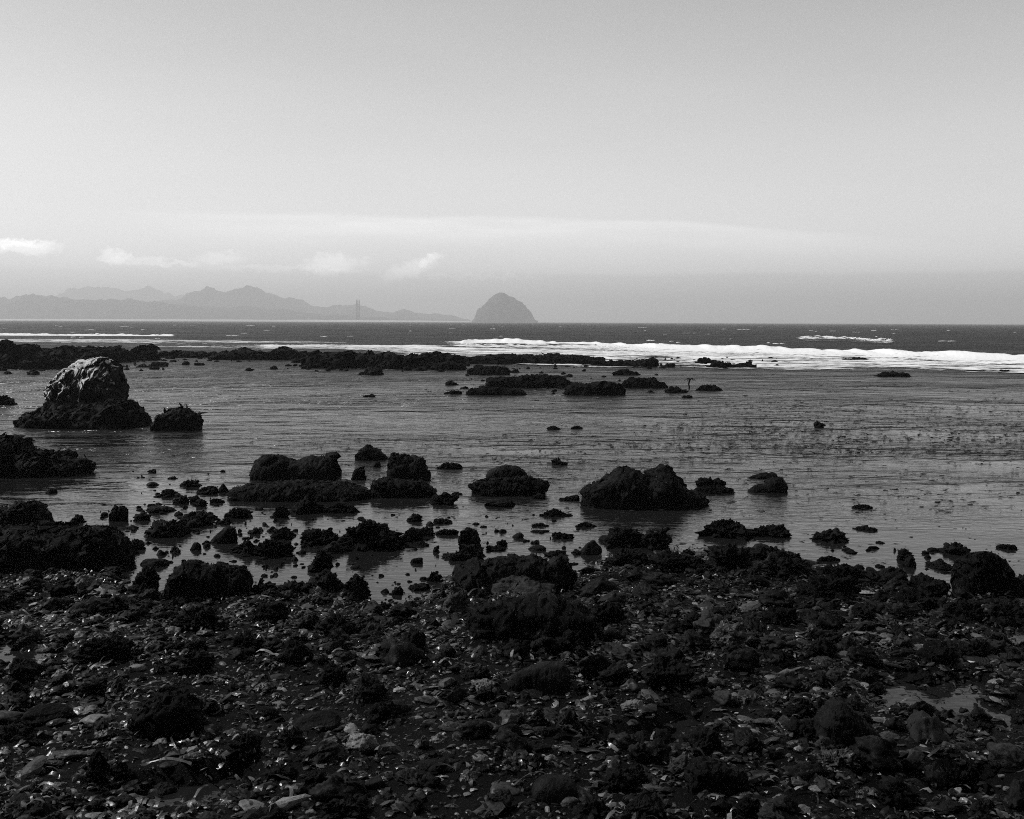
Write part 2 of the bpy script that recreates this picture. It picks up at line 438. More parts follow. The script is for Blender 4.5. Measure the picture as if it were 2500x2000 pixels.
# ------------------------------------------------------------------ far land: hills, sand strip, island rock, chimneys
def pl(pts, D):      # skyline pixels -> (x, z) metres at distance D
    return [at_depth(px, py, D) for px, py in pts]
def hill(name, pts, D, dep, label, seed, mat=M_HILL, nu=420, nv=36, rough=1.0):
    q = np.array(pl(pts, D)); xs = np.linspace(q[0, 0], q[-1, 0], nu); H = np.maximum(np.interp(xs, q[:, 0], q[:, 1]), 0)
    t = np.linspace(-1, 1, nv)
    V = np.zeros((nu, nv, 3)); V[:, :, 0] = xs[:, None]; V[:, :, 1] = D + t[None, :] * dep
    sh = (1 - np.abs(t)) ** 1.15
    V[:, :, 2] = H[:, None] * sh[None, :]
    v = V.reshape(-1, 3)
    g = ridged(v / (dep * .45) * np.array([1, .5, 0]) + seed, seed, 4)
    edge = np.abs(np.tile(t, nu)); k = np.sin(np.clip(edge * 1.6, 0, 1) * math.pi)
    v[:, 2] += g * H.max() * .16 * k * rough * (np.repeat(H, nv) / H.max())
    v[:, 2] += (fbm(v / (dep * .16) * np.array([1, .6, 0]), seed + 3, 4, .6) * .10 + np.maximum(fbm(v / (dep * .035) * np.array([1, .6, 0]), seed + 7, 2), 0) * .06) * H.max() * (np.repeat(H, nv) / H.max() + .2) * rough
    v[:, 2] = np.where(edge > .98, -3.0, np.maximum(v[:, 2], -3.0))
    return tag(link(name, mesh_np(name, v, grid_faces(nu, nv)), mat), label, None, None, 'structure')
hill('hills', [(-700, 700), (-400, 716), (-150, 719), (0, 724), (40, 728), (80, 725), (125, 728), (150, 734), (200, 732), (250, 737), (310, 736), (350, 742), (420, 743), (520, 748), (640, 755), (760, 764), (860, 772), (950, 778), (1010, 783)],
     7900, 900, 'low dark hazy foothills above the far beach', 3)
hill('hills', [(300, 775), (380, 748), (410, 732), (440, 728), (470, 722), (482, 716), (500, 710), (522, 707), (540, 712), (560, 713), (590, 709), (615, 709), (640, 719), (665, 723), (690, 731), (720, 737), (740, 744), (780, 744),
               (800, 749), (850, 745), (880, 748), (905, 755), (920, 762), (960, 764), (985, 757), (1010, 765), (1040, 769), (1080, 770), (1110, 773), (1150, 784)],
     9800, 1300, 'hazy grey ridge falling towards the island rock', 5)
hill('hills', [(-500, 720), (-200, 712), (60, 735), (150, 728), (180, 717), (200, 712), (230, 709), (260, 712), (300, 711), (340, 714), (370, 709), (400, 718), (440, 726), (520, 735), (640, 745), (760, 770)],
     14500, 1800, 'faintest mountain ridge almost lost in the haze', 8)
# sand strip along the far shore
q = np.array(pl([(-900, 778.5), (0, 778.6), (400, 779.6), (800, 781.3), (1000, 782.4), (1160, 784.5)], 6900))
xs = np.linspace(q[0, 0], q[-1, 0], 160); H = np.maximum(np.interp(xs, q[:, 0], q[:, 1]), 1.0) + .8 * vn(np.stack([xs / 90, xs * 0, xs * 0], 1), 4)
t = np.array([-1, -.55, 0, .5, 1]); hh = np.array([-3 / 8, .45, 1, .8, -.4])
V = np.zeros((160, 5, 3)); V[:, :, 0] = xs[:, None]; V[:, :, 1] = 6900 + t * 45; V[:, :, 2] = H[:, None] * hh
tag(link('far_beach', mesh_np('far_beach', V.reshape(-1, 3), grid_faces(160, 5)), M_BEACH), 'thin pale strip of sand along the far shore', None, None, 'structure')
# island rock
D = 6600
isl = pl([(1150, 786.5), (1156, 783), (1163, 771), (1167, 758), (1174, 750), (1182, 744), (1188, 733), (1194, 727), (1198, 726), (1207, 720), (1217, 716.5), (1226, 718), (1234, 722), (1251, 730), (1262, 738), (1270, 742), (1282, 752),
          (1290, 763), (1295, 773), (1300, 779), (1310, 787)], D)
v, f = profile_rock(isl, 420, 0, .04, 31, kw=3, nu=150, nv=60, power=.9)
tag(link('island_rock', mesh_np('island_rock', v, f), M_ISLE, loc=(0, D, 0)), 'tall steep domed rock standing alone on the horizon in haze', 'sea rock')
# three chimneys
for i, (px, w) in enumerate(((870, 'left-hand'), (873.6, 'middle'), (877.2, 'right-hand'))):
    x0, z1 = at_depth(px, 732, 7000)
    n = 14; a = np.arange(n) / n * 2 * math.pi
    rings = [(4.4, -2), (3.6, z1 * .5), (3.1, z1 - 4), (3.5, z1 - 4), (3.5, z1), (2.6, z1), (2.6, z1 - 6)]
    V = np.array([[(r * math.cos(t), r * math.sin(t), z) for t in a] for r, z in rings]).reshape(-1, 3)
    F = [[k * n + j, k * n + (j + 1) % n, (k + 1) * n + (j + 1) % n, (k + 1) * n + j] for k in range(len(rings) - 1) for j in range(n)]
    tag(link('chimney', mesh_np('chimney', V, F), M_STACK, loc=(x0, 7000, 0)), f'{w} of three thin power station chimneys in front of the hazy hills', 'chimney', 'power station chimneys')

# ------------------------------------------------------------------ surf
m = bpy.data.materials.new('sea foam'); m.use_nodes = True; nt = m.node_tree; b = nt.nodes['Principled BSDF']
pos = nt.nodes.new('ShaderNodeNewGeometry').outputs['Position']
at = nt.nodes.new('ShaderNodeAttribute'); at.attribute_name = 'cover'; cov = N(nt, at.outputs['Fac'])
lace = noise(nt, pos, .55, 6, .68, (.28, 1.0, 1)) * .7 + noise(nt, pos, 2.2, 4, .6, (.5, 1.0, 1)) * .3
al = (cov + (lace - .5) * 3.0).ss(.42, .62)
b.inputs['Base Color'].default_value = (.90, .90, .90, 1); b.inputs['Roughness'].default_value = .8; b.inputs['Specular IOR Level'].default_value = .1
nt.links.new(al.k, b.inputs['Alpha'])
M_FOAM = m
def foam_sheet(name, top, bot, label, kind='stuff', cat=None, crest=0.0, cov=(.9, .5), nu=320, nv=26, seed=1, endfade=.06):
    """foam lying on the water between two lines traced on the ground; crest lifts its seaward edge into a breaking ridge"""
    top = np.array(top, float); bot = np.array(bot, float)
    px = np.linspace(top[0, 0], top[-1, 0], nu)
    a = np.array([ground(x, np.interp(x, top[:, 0], top[:, 1])) for x in px]); c = np.array([ground(x, np.interp(x, bot[:, 0], bot[:, 1])) for x in px])
    t = np.linspace(0, 1, nv) ** 1.3
    V = a[:, None, :] * (1 - t)[None, :, None] + c[:, None, :] * t[None, :, None]
    v = V.reshape(-1, 3)
    v[:, 2] = .06
    tt = np.tile(t, nu); uu = np.repeat(np.linspace(0, 1, nu), nv)
    ef = np.clip(np.minimum(uu, 1 - uu) / endfade, 0, 1)
    lump = fbm(v * np.array([.25, .5, 0]) + seed, seed, 4)
    if crest:
        bumpy = .75 + .6 * vn(np.stack([v[:, 0] * .12, v[:, 0] * 0, v[:, 0] * 0 + seed], 1), seed) + .35 * vn(np.stack([v[:, 0] * .9, v[:, 0] * 0, v[:, 0] * 0 + seed], 1), seed + 1)
        v[:, 2] += crest * np.exp(-((tt - .10) / .10) ** 2) * np.maximum(bumpy, .1) * ef
    v[:, 2] += np.abs(lump) * (.10 if crest else .03)
    v[:, 2] = np.where(tt == 0, .02, v[:, 2])
    cv = (cov[0] * (1 - tt) + cov[1] * tt) * ef + (ef - 1) * .3 + .12 * lump
    return tag(link(name, mesh_np(name, v, grid_faces(nu, nv), attr={'cover': cv}), M_FOAM), label, cat, None, kind)
foam_sheet('breaking_wave', [(1040, 838), (1130, 836), (1160, 833), (1300, 836), (1450, 838), (1520, 842), (1600, 848), (1750, 853), (1900, 857), (2100, 862), (2300, 870), (2520, 878), (2800, 890)],
           [(1040, 848), (1130, 852), (1160, 856), (1300, 860), (1450, 862), (1520, 866), (1600, 870), (1750, 872), (1900, 876), (2100, 884), (2300, 893), (2520, 898), (2800, 910)],
           'long white breaking wave rolling in behind the reef', None, 'wave', crest=.5, cov=(1.05, .30), seed=3, nv=34, endfade=.05, nu=800)
foam_sheet('surf', [(900, 846), (1160, 850), (1500, 858), (1900, 868), (2200, 880), (2600, 895)], [(900, 868), (1160, 878), (1500, 892), (1900, 904), (2200, 905), (2600, 915)],
           'churned white foam streaks washing over the reef', 'stuff', None, cov=(.70, .40), seed=5)
foam_sheet('surf', [(560, 846), (800, 839), (1150, 842)], [(560, 856), (800, 852), (1150, 872)], 'thin line of white foam behind the long reef', 'stuff', None, cov=(.72, .45), seed=8, endfade=.15)
foam_sheet('surf', [(-100, 828), (300, 829), (700, 834), (900, 838)], [(-100, 848), (300, 848), (700, 852), (900, 852)], 'broken foam streaks behind the left reef', 'stuff', None, cov=(.50, .40), seed=11)
foam_sheet('surf', [(1650, 885), (1800, 890), (2050, 893)], [(1650, 899), (1800, 903), (2050, 902)], 'patch of white foam beside low rocks', 'stuff', None, cov=(.75, .45), seed=12, endfade=.2)
foam_sheet('surf', [(1180, 884), (1500, 893), (1640, 893)], [(1180, 892), (1500, 902), (1640, 905)], 'thin foam line in front of the reef', 'stuff', None, cov=(.55, .28), seed=13, endfade=.2)
foam_sheet('breaking_wave', [(-150, 815), (0, 817), (200, 819), (380, 821), (400, 818), (440, 818)], [(-150, 823), (0, 823), (200, 824), (380, 825), (400, 826), (440, 825)],
           'small breaking wave with a long thin crest beyond the left reef', None, 'wave', crest=.45, cov=(.85, .5), seed=15, nv=14, endfade=.04)
foam_sheet('breaking_wave', [(1930, 829), (1985, 828), (2060, 827), (2140, 832), (2160, 831), (2200, 836)], [(1930, 833), (1985, 833), (2060, 834), (2140, 838), (2160, 841), (2200, 841)],
           'small whitecapped wave far out beyond the long breaker', None, 'wave', crest=.6, cov=(.62, .3), seed=17, nv=14, endfade=.1)
# whitecaps scattered over the open sea
rg = np.random.default_rng(91); VV, FF, n0 = [], [], 0
v0, f0 = ico(1)
for k in range(85):
    y = math.exp(rg.uniform(math.log(170), math.log(1500))); x = rg.uniform(-.62, .62) * y
    s = np.array([rg.uniform(.3, 1.1) * (y / 300) ** .6, .25, rg.uniform(.05, .15) * (y / 300) ** .5])
    for j in range(rg.integers(1, 4)):
        v = v0 * s * (1 + .4 * vn(v0 * 2 + k, k)[:, None]) + np.array([x + rg.normal() * s[0] * 1.5, y + rg.normal() * .4, .28])
        VV.append(v); FF.append(f0 + n0); n0 += len(v0)
tag(link('whitecaps', mesh_np('whitecaps', np.concatenate(VV), np.concatenate(FF), attr={'cover': np.ones(n0)}), M_FOAM), 'tiny whitecaps flecking the open sea', None, None, 'stuff')

# ------------------------------------------------------------------ rocks
ROCKS = []   # dict: px box, object, description
def weed_on(root, me, count, size, seed, mat=M_BLADE, zmin=-.1, droop=.7, name='seaweed', top_only=None):
    rg = np.random.default_rng(seed)
    nv_ = len(me.vertices); co = np.empty(nv_ * 3, np.float32); me.vertices.foreach_get('co', co); co = co.reshape(-1, 3).astype(float)
    no = np.empty(nv_ * 3, np.float32); me.vertex_normals.foreach_get('vector', no); no = no.reshape(-1, 3).astype(float)
    w = (no[:, 2] > zmin) & (co[:, 2] > 0.02)
    if top_only is not None: w &= top_only(co)
    idx = np.nonzero(w)[0]
    if len(idx) == 0: return
    pk = rg.choice(idx, count)
    P = co[pk] + rg.normal(size=(count, 3)) * size * .25
    V, F = blades(P - no[pk] * size * .08, no[pk], size, rg, droop=droop)
    o = link(name, mesh_np(name, V, F), mat, root); o['kind'] = 'stuff'
    return o

def place(x0, x1, yt, yb, seed, style='craggy', mat=None, name='rock', label=None, short=None, cat='rock', lev=None, weed=0, dep=None, rot=None, on=None, sink=.34, tone=None, form=None, group=None):
    """an irregular boulder that fills the given picture box, standing on the ground or the water"""
    cx = (x0 + x1) / 2
    gx, gy, gz = ground(cx, yb, lambda a, c: max(TZ(a, c), -0.02))
    if on is not None: gz = on
    Wd = (x1 - x0) * gy / FPX
    H = None
    for dp in ([dep] if dep else (.85, .7, .55, .42, .3)):
        yc = gy + dp * Wd / 2
        H = at_depth(cx, yt, yc)[1] - gz
        if H > (.30 if style in ('craggy', 'weedy', 'angular') else .16) * Wd: break
    H = max(H, .09 * Wd)
    px_w = x1 - x0
    if lev is None: lev = 5 if px_w > 95 else (4 if px_w > 34 else 3)
    v, f = rock_unit(seed, lev, style)
    Ht = H / (1 - sink)
    wx = at_depth(x1, yb, yc)[0] - at_depth(x0, yb, yc)[0]
    v = v * np.array([wx / 2, dp * Wd / 2, Ht / 2])
    if lev >= 3:      # lumps of one real size all over, whatever the stretch of the stone
        s_ = min(wx, Ht * 1.3, dp * Wd); nd = v / np.array([wx, dp * Wd, Ht]) ** 2; nd /= np.linalg.norm(nd, axis=1, keepdims=True) + 1e-9
        a3 = STY[style][2]
        q_ = v / s_ + seed * 3.1
        if lev >= 4 or style != 'smooth':
            cv_ = cells(v, 34 if lev >= 5 else (22 if lev == 4 else 12), seed, (1, 1, 1.7))
            v = v + (nd * .6 * cv_[:, :1] + cv_ * .35) * s_ * CRK[style]
        v = v + nd * (s_ * a3 * (1.1 * fbm(q_ * 3.2, seed + 80, 4, .6) + .8 * ridged(q_ * 5.5, seed + 90, 3, .6)))[:, None]
    v[:, 2] *= Ht / 2 / max(v[:, 2].max(), 1e-4) if v[:, 2].max() > Ht / 2 else 1.0
    v[:, 2] += H - Ht / 2
    me = mesh_np(name, v, f, smooth=True)
    xc = at_depth(cx, yb, yc)[0]
    mat = mat or (M_DARK if style != 'weedy' else M_WEED)
    if weed:
        root = bpy.data.objects.new(name, None); COL.objects.link(root); root.location = (xc, yc, gz)
        o = link('rock_body', me, mat, root)
        weed_on(root, me, weed, min(.11, max(.03, Wd * .035)), seed + 500, droop=1.3)
    else:
        root = link(name, me, mat, loc=(xc, yc, gz))
    ROCKS.append(dict(o=root, box=(x0, x1, yt, yb), label=label, short=short, cat=cat, tone=tone or {M_PALE: 'pale', M_CHALK: 'whitish', M_GREY: 'grey'}.get(mat, 'dark'),
                      form=form or {'craggy': 'craggy', 'weedy': 'weedy', 'angular': 'angular', 'smooth': 'smooth', 'slab': 'flat'}[style], style=style, pw=px_w, noun=name.split('_')[-1], group=group))
    return root

def skyline(pts, yb, seed, depf, label, short=None, name='rock', mat=None, amp=.13, weed=0, wsize=None, power=.75, nu=110, nv=36, form='craggy', cat='rock', root=None, part=None, yfix=None, lean=0.0, group=None, wmat=None, bz=0.0, kw=0):
    """a rock whose traced skyline is given real size, distance and thickness"""
    cx = (pts[0][0] + pts[-1][0]) / 2
    gx, gy, gz = ground(cx, yb, lambda a, c: max(TZ(a, c), -0.02))
    if yfix: gy = yfix
    Wd = (pts[-1][0] - pts[0][0]) * gy / FPX
    dep = depf * Wd; yc = gy + dep * .42
    q = np.array([at_depth(px, py, yc) for px, py in pts]); q[:, 1] -= gz
    xc = q[:, 0].mean(); q[:, 0] -= xc
    v, f = profile_rock(q, dep, 0, amp, seed, nu=nu, nv=nv, power=power, lean=lean, kw=kw)
    # the lumps raise the skyline a little; bring the top back to the traced height
    k = max(q[:, 1].max(), .05) / max(v[:, 2].max(), .05); v[:, 2] = np.where(v[:, 2] > 0, v[:, 2] * k, v[:, 2])
    up_ = v[v[:, 2] > 0]; a0, a1 = up_[:, 0].min(), up_[:, 0].max(); v[:, 0] = (v[:, 0] - a0) / (a1 - a0) * (q[:, 0].max() - q[:, 0].min()) + q[:, 0].min()
    me = mesh_np(part or name, v, f)
    mat = mat or M_DARK
    if root is None:
        if weed or part:
            root = bpy.data.objects.new(name, None); COL.objects.link(root); root.location = (xc, yc, gz)
            o = link(part or 'rock_body', me, mat, root)
        else:
            root = o = link(name, me, mat, loc=(xc, yc, gz))
        ROCKS.append(dict(o=root, box=(pts[0][0], pts[-1][0], min(p[1] for p in pts), yb), label=label, short=short, cat=cat, tone='dark', form=form, style='craggy', pw=pts[-1][0] - pts[0][0], noun='rock', group=group))
    else:
        o = link(part, me, mat, root); o.location = Vector((xc, yc, gz)) - root.location
    if weed:
        w = weed_on(root, me, weed, (wsize or .1) * .62, seed + 500, mat=wmat or M_BLADE, droop=1.2)
        if w is not None and o.parent is not None: w.location = o.location
    return root

# ---- far reef, pieces told apart along its length
G = 'rocks of the long dark reef'
skyline([(-160, 850), (-60, 832), (0, 828), (20, 830), (40, 840), (52, 837), (75, 840), (105, 850), (120, 862)], 896, 1, .55, 'high stretch of dark reef at the left edge of the picture, backed by foam', 'reef at the left edge', 'reef_rock', M_FAR, .25, group=G, weed=500, wsize=.12)
skyline([(70, 862), (110, 848), (160, 842), (175, 848), (200, 845), (250, 846), (300, 850), (325, 853)], 886, 2, .5, 'long low stretch of dark reef behind the big pale-topped rock', None, 'reef_rock', M_FAR, .25, group=G, weed=500, wsize=.12)
skyline([(305, 868), (325, 850), (340, 843), (350, 840), (358, 843), (366, 838), (380, 838), (383, 850), (386, 870)], 881, 3, .7, 'knobbly dark reef block rising above its neighbours, two bumps on top', 'two-bumped reef block', 'reef_rock', M_FAR, .25, group=G, weed=250, wsize=.12)
skyline([(380, 866), (395, 856), (420, 854), (460, 857), (500, 859), (515, 864)], 874, 4, .5, 'thin low dark reef right of the two-bumped reef block', None, 'reef_rock', M_FAR, .25, group=G)
skyline([(505, 868), (530, 857), (570, 852), (600, 850), (640, 855), (665, 854), (682, 846), (700, 845), (718, 852), (740, 858), (760, 868)], 880, 5, .5, 'dark reef with a rounded hump near its right end, under the chimneys', 'reef with the rounded hump', 'reef_rock', M_FAR, .25, group=G, weed=500, wsize=.12)
skyline([(725, 868), (760, 858), (800, 855), (830, 856), (870, 853), (895, 857), (930, 862), (960, 868)], 900, 6, .45, 'broad black reef mass left of the island rock, lowest edge in the lagoon', 'broad black reef mass', 'reef_rock', M_FAR, .25, group=G, weed=700, wsize=.13)
skyline([(915, 870), (940, 860), (1000, 859), (1060, 857), (1100, 860), (1128, 866), (1138, 885)], 902, 7, .45, 'flat-topped black reef directly below the island rock', 'flat-topped reef', 'reef_rock', M_FAR, .25, group=G, weed=700, wsize=.13)
skyline([(1110, 872), (1160, 866), (1200, 865), (1250, 861), (1330, 861), (1390, 862), (1440, 868), (1480, 876)], 890, 8, .35, 'long level black reef ending in surf, behind the lagoon islets', 'long level reef', 'reef_rock', M_FAR, .25, group=G, weed=700, wsize=.13)
skyline([(1440, 886), (1480, 878), (1530, 880), (1560, 877), (1585, 872), (1610, 871), (1590, 884), (1600, 890)], 897, 9, .35, 'ragged tail end of the reef where foam washes round it', 'ragged reef tail', 'reef_rock', M_FAR, .25, group=G, weed=250, wsize=.12)
place(0, 180, 868, 903, 11, 'craggy', M_FAR, 'reef_rock', 'lower front ledge of reef at the left edge, reaching into the lagoon', lev=5, dep=.3, group=G)
place(300, 366, 866, 882, 12, 'craggy', M_FAR, 'reef_rock', 'small ledge at the foot of the two-bumped reef block', dep=.5, group=G)
place(1050, 1136, 878, 905, 13, 'weedy', M_FAR, 'reef_rock', 'rounded black lump ending the flat-topped reef at its right', dep=.6, group=G)

# ---- lagoon islets in the distance
place(8, 28, 906, 914, 20, name='rock'); place(67, 92, 900, 916, 21); place(332, 363, 887, 898, 22); place(363, 411, 883, 896, 23, 'angular', M_DARK); place(445, 462, 881, 892, 24); place(476, 500, 885, 893, 25)
place(597, 620, 897, 906, 26); place(661, 681, 892, 903, 27); place(886, 917, 961, 970, 28); place(875, 937, 893, 917, 29, 'craggy', label='square black rock standing free just in front of the broad black reef mass', short='square free-standing rock')
place(1088, 1116, 928, 942, 30); place(1123, 1145, 943, 950, 31, 'weedy'); place(1082, 1128, 952, 964, 32, 'weedy')
skyline([(1136, 962), (1142, 950), (1165, 945), (1182, 941), (1200, 945), (1225, 948), (1260, 950), (1280, 955), (1287, 963)], 966, 33, .35, 'low long dark islet lying nearest the shore of the lagoon islets', 'low long islet', name='rock', mat=M_FAR, weed=300, wsize=.09)
skyline([(1138, 905), (1150, 896), (1175, 892), (1200, 893), (1230, 895), (1247, 905)], 916, 34, .4, 'dark ragged islet close in front of the long level reef', 'ragged islet', mat=M_FAR, weed=200, wsize=.09)
place(1245, 1273, 901, 911, 35, 'weedy', M_FAR)
skyline([(1182, 940), (1185, 925), (1198, 917), (1215, 923), (1230, 922), (1262, 918), (1290, 914), (1320, 912), (1345, 919), (1365, 917), (1385, 925), (1407, 940)], 948, 36, .3, 'long lumpy dark islet, the largest in the lagoon', 'long lumpy islet', mat=M_FAR, weed=400, wsize=.09)
skyline([(1376, 958), (1380, 947), (1400, 938), (1440, 936), (1455, 930), (1490, 930), (1515, 938), (1532, 952)], 966, 37, .4, 'lumpy dark islet overlapping the long lumpy islet at its right', None, mat=M_FAR, weed=300, wsize=.09)
skyline([(1516, 940), (1530, 926), (1560, 921), (1590, 920), (1612, 930), (1632, 944)], 949, 38, .45, 'rounded dark islet left of the lone kelp stalk', 'rounded islet', mat=M_FAR, weed=300, wsize=.09)
place(1493, 1569, 900, 917, 39, 'weedy', M_FAR, label='low dark islet alone behind the rounded islet'); place(1626, 1676, 942, 961, 40, 'weedy', M_FAR); place(1666, 1690, 964, 973, 41, 'weedy', M_FAR); place(1696, 1764, 938, 955, 42, 'weedy', M_FAR, label='low weedy rock immediately right of the lone kelp stalk')
place(1334, 1370, 1040, 1050, 43, 'weedy', M_FAR); place(1393, 1423, 1039, 1048, 44, 'weedy', M_FAR)
place(1619, 1647, 886, 898, 45); place(1690, 1743, 871, 890, 46, 'craggy', M_FAR, label='peaked dark rock with white foam behind, left one of a touching pair', short='peaked foam-backed rock'); place(1725, 1800, 880, 900, 47, 'craggy', M_FAR, dep=.4); place(1785, 1848, 882, 900, 48, 'weedy', M_FAR, dep=.4)
place(1888, 1908, 889, 895, 49, 'weedy', M_FAR); place(2053, 2131, 871, 881, 50, 'weedy', M_FAR, label='thin dark rock awash in the middle of the white surf', short='thin rock awash in surf', dep=.3)
place(2138, 2221, 905, 921, 51, 'weedy', M_FAR, label='low ragged dark rock at the lagoon edge below the surf', short='ragged rock below the surf', dep=.5); place(2435, 2467, 902, 910, 52, 'weedy', M_FAR); place(1988, 2014, 1027, 1046, 53, label='small dark knob alone in the open lagoon among floating kelp', short='small lone knob')

# ---- the big pale-topped rock and its neighbour
M_CROWN = mat_rock('guano rock with painted shade', .006, .028, .8, .1, 1.0, 9,
                   pale=dict(fn=lambda x, z, nx, ny, nz: nz * .70 - nx * .80 + ny * .60 - .02 + ((z - 1.6) * .42 - x * .12), lo=.40, hi=.80, w=.55))  # crust colour darkened on front and right faces to paint their shade
root = skyline([(46, 1034), (54, 1014), (90, 1006), (117, 994), (150, 988), (200, 990), (250, 990), (288, 972), (315, 984), (344, 1004), (360, 1020), (363, 1040)], 1048, 61, .62,
               'big sea rock with a pale crusted overhanging top, in the lagoon', 'big pale-topped rock', 'sea_rock', M_DARK, .13, weed=900, wsize=.12, power=.7, part='base', nu=130, nv=44)
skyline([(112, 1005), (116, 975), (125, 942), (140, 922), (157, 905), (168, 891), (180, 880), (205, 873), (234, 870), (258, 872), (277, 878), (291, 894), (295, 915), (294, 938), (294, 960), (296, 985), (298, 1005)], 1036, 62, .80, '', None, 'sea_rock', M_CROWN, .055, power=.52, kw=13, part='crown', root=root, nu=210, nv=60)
fr = skyline([(369, 1047), (372, 1034), (385, 1020), (392, 1006), (410, 997), (430, 993), (455, 993), (470, 1001), (484, 1010), (487, 1030), (489, 1048)], 1054, 63, .75, 'dark rock sprouting kelp fronds on top, beside the big pale-topped rock', 'kelp-tufted rock', 'rock', M_DARK, .08, weed=350, wsize=.10, part='rock_body')
o = [c for c in fr.children if c.name.startswith('rock_body')][0]
rg = np.random.default_rng(5)
for k in range(9):
    fx = (-.62, -.45, -.2, -.05, .1, .22, .4, .62, .78)[k]; i = int(np.argmin([abs(v.co.x - fx) + abs(v.co.y) * .6 - v.co.z * .9 for v in o.data.vertices])); p = np.array(o.data.vertices[i].co)
    V, F = blades(np.array([p, p + (.02, .02, 0)]), np.array([[.25 * rg.normal(), .1, 1.0]] * 2), .26, rg, droop=.1, seg=4, width=.13, curl=.5)
    link('kelp_frond', mesh_np('kelp_frond', V, F), M_FROND, fr)['kind'] = 'stuff'
place(-20, 42, 962, 991, 64, 'weedy', label='weedy rock cut by the left picture edge, level with the big pale-topped rock')

# ---- rocks in the near lagoon
skyline([(-70, 1080), (-20, 1062), (0, 1060), (34, 1064), (40, 1090), (60, 1088), (75, 1095), (110, 1093), (130, 1106), (190, 1122), (216, 1142), (225, 1155)], 1168, 70, .55, 'low spreading dark outcrop at the left edge, in front of the big pale-topped rock', 'low spreading outcrop', 'outcrop', M_WEED, .14, weed=700, wsize=.12)
for i, (a, b_, c, d) in enumerate(((361, 383, 1145, 1157), (407, 436, 1163, 1172), (355, 389, 1176, 1189), (442, 494, 1168, 1191), (478, 533, 1187, 1209), (534, 562, 1180, 1204), (386, 441, 1192, 1216), (424, 464, 1208, 1233), (463, 489, 1209, 1228),
                                   (476, 508, 1218, 1239), (509, 552, 1216, 1230), (113, 139, 1192, 1208), (668, 706, 1233, 1268))):
    place(a, b_, c, d, 80 + i, ('craggy', 'weedy', 'smooth')[i % 3], M_DARK)
skyline([(610, 1162), (612, 1145), (618, 1130), (640, 1115), (662, 1109), (680, 1113), (700, 1122), (725, 1131), (742, 1124), (765, 1114), (790, 1108), (818, 1105), (828, 1110), (810, 1122), (795, 1130), (794, 1150), (796, 1168)], 1174, 71, .5, 'two-lobed dark rock with a lip pointing right, on a flat ledge', 'two-lobed rock', 'rock', M_DARK, .07, weed=350, wsize=.08, power=.6)
skyline([(556, 1215), (560, 1190), (590, 1184), (620, 1178), (680, 1172), (760, 1172), (830, 1178), (880, 1188), (905, 1200), (914, 1212)], 1226, 72, .42, 'flat dark ledge stretching under the two-lobed rock', None, 'rock', M_WEED, .12, weed=700, wsize=.09)
place(710, 777, 1207, 1260, 73, 'weedy', weed=120); place(772, 884, 1224, 1256, 74, 'weedy', weed=150, label='low rounded weedy rock in front of the flat dark ledge')
skyline([(866, 1120), (872, 1105), (880, 1092), (894, 1084), (905, 1090), (925, 1100), (942, 1112), (950, 1122)], 1126, 75, .7, 'pointed dark rock at the back left of a stepped rock cluster', 'pointed cluster rock', 'rock', M_DARK, .08)
skyline([(944, 1122), (950, 1107), (975, 1105), (1000, 1108), (1030, 1110), (1042, 1122), (1050, 1140), (1054, 1165)], 1174, 76, .7, 'tall blocky rock with a flat sloping top in the stepped rock cluster', 'blocky cluster rock', 'rock', M_DARK, .07, weed=160, wsize=.07, power=.55)
skyline([(900, 1190), (912, 1172), (945, 1163), (985, 1168), (1020, 1175), (1050, 1180), (1066, 1195), (1069, 1210)], 1218, 77, .5, 'low weedy ledge at the foot of the blocky cluster rock', None, 'rock', M_WEED, .12, weed=350, wsize=.08)
place(852, 895, 1137, 1174, 78, 'angular', M_DARK); place(908, 931, 1126, 1144, 79, 'smooth', M_DARK); place(1061, 1129, 1128, 1148, 94, 'weedy'); place(1347, 1381, 1114, 1137, 95, 'craggy', label='small peaked dark rock alone between the kelp streaks of the lagoon', short='small peaked rock')
skyline([(1186, 1162), (1190, 1150), (1210, 1140), (1235, 1135), (1262, 1138), (1280, 1146), (1288, 1160)], 1172, 96, .6, 'smooth dome of dark rock sitting behind a weedy ledge', 'smooth dome rock', 'rock', M_DARK, .05)
skyline([(1141, 1190), (1148, 1175), (1180, 1165), (1230, 1163), (1290, 1160), (1320, 1167), (1343, 1182)], 1213, 97, .45, 'broad weedy ledge in front of the smooth dome rock', 'broad weedy ledge', 'rock', M_WEED, .13, weed=500, wsize=.08)
place(1052, 1114, 1201, 1235, 98, 'weedy', weed=80); place(1100, 1129, 1201, 1211, 99, 'weedy'); place(1184, 1260, 1216, 1241, 100, 'slab', M_DARK, label='flat dark slab awash in front of the broad weedy ledge', short='flat slab awash'); place(1317, 1404, 1240, 1264, 101, 'weedy', weed=80); place(1363, 1417, 1208, 1226, 102, 'weedy'); place(1297, 1331, 1203, 1220, 103, 'weedy')
tw = skyline([(1414, 1225), (1418, 1186), (1434, 1180), (1468, 1169), (1489, 1148), (1514, 1135), (1535, 1136), (1551, 1146), (1568, 1157), (1578, 1172), (1586, 1148), (1610, 1135), (1630, 1134), (1647, 1146), (1664, 1179), (1681, 1200), (1710, 1212), (1732, 1226)], 1246, 104, .55, 'large black twin-peaked rock rising from the lagoon, its reflection below', 'twin-peaked rock', 'rock', M_DARK, .07, weed=900, wsize=.08, power=.6, nu=150, nv=48)
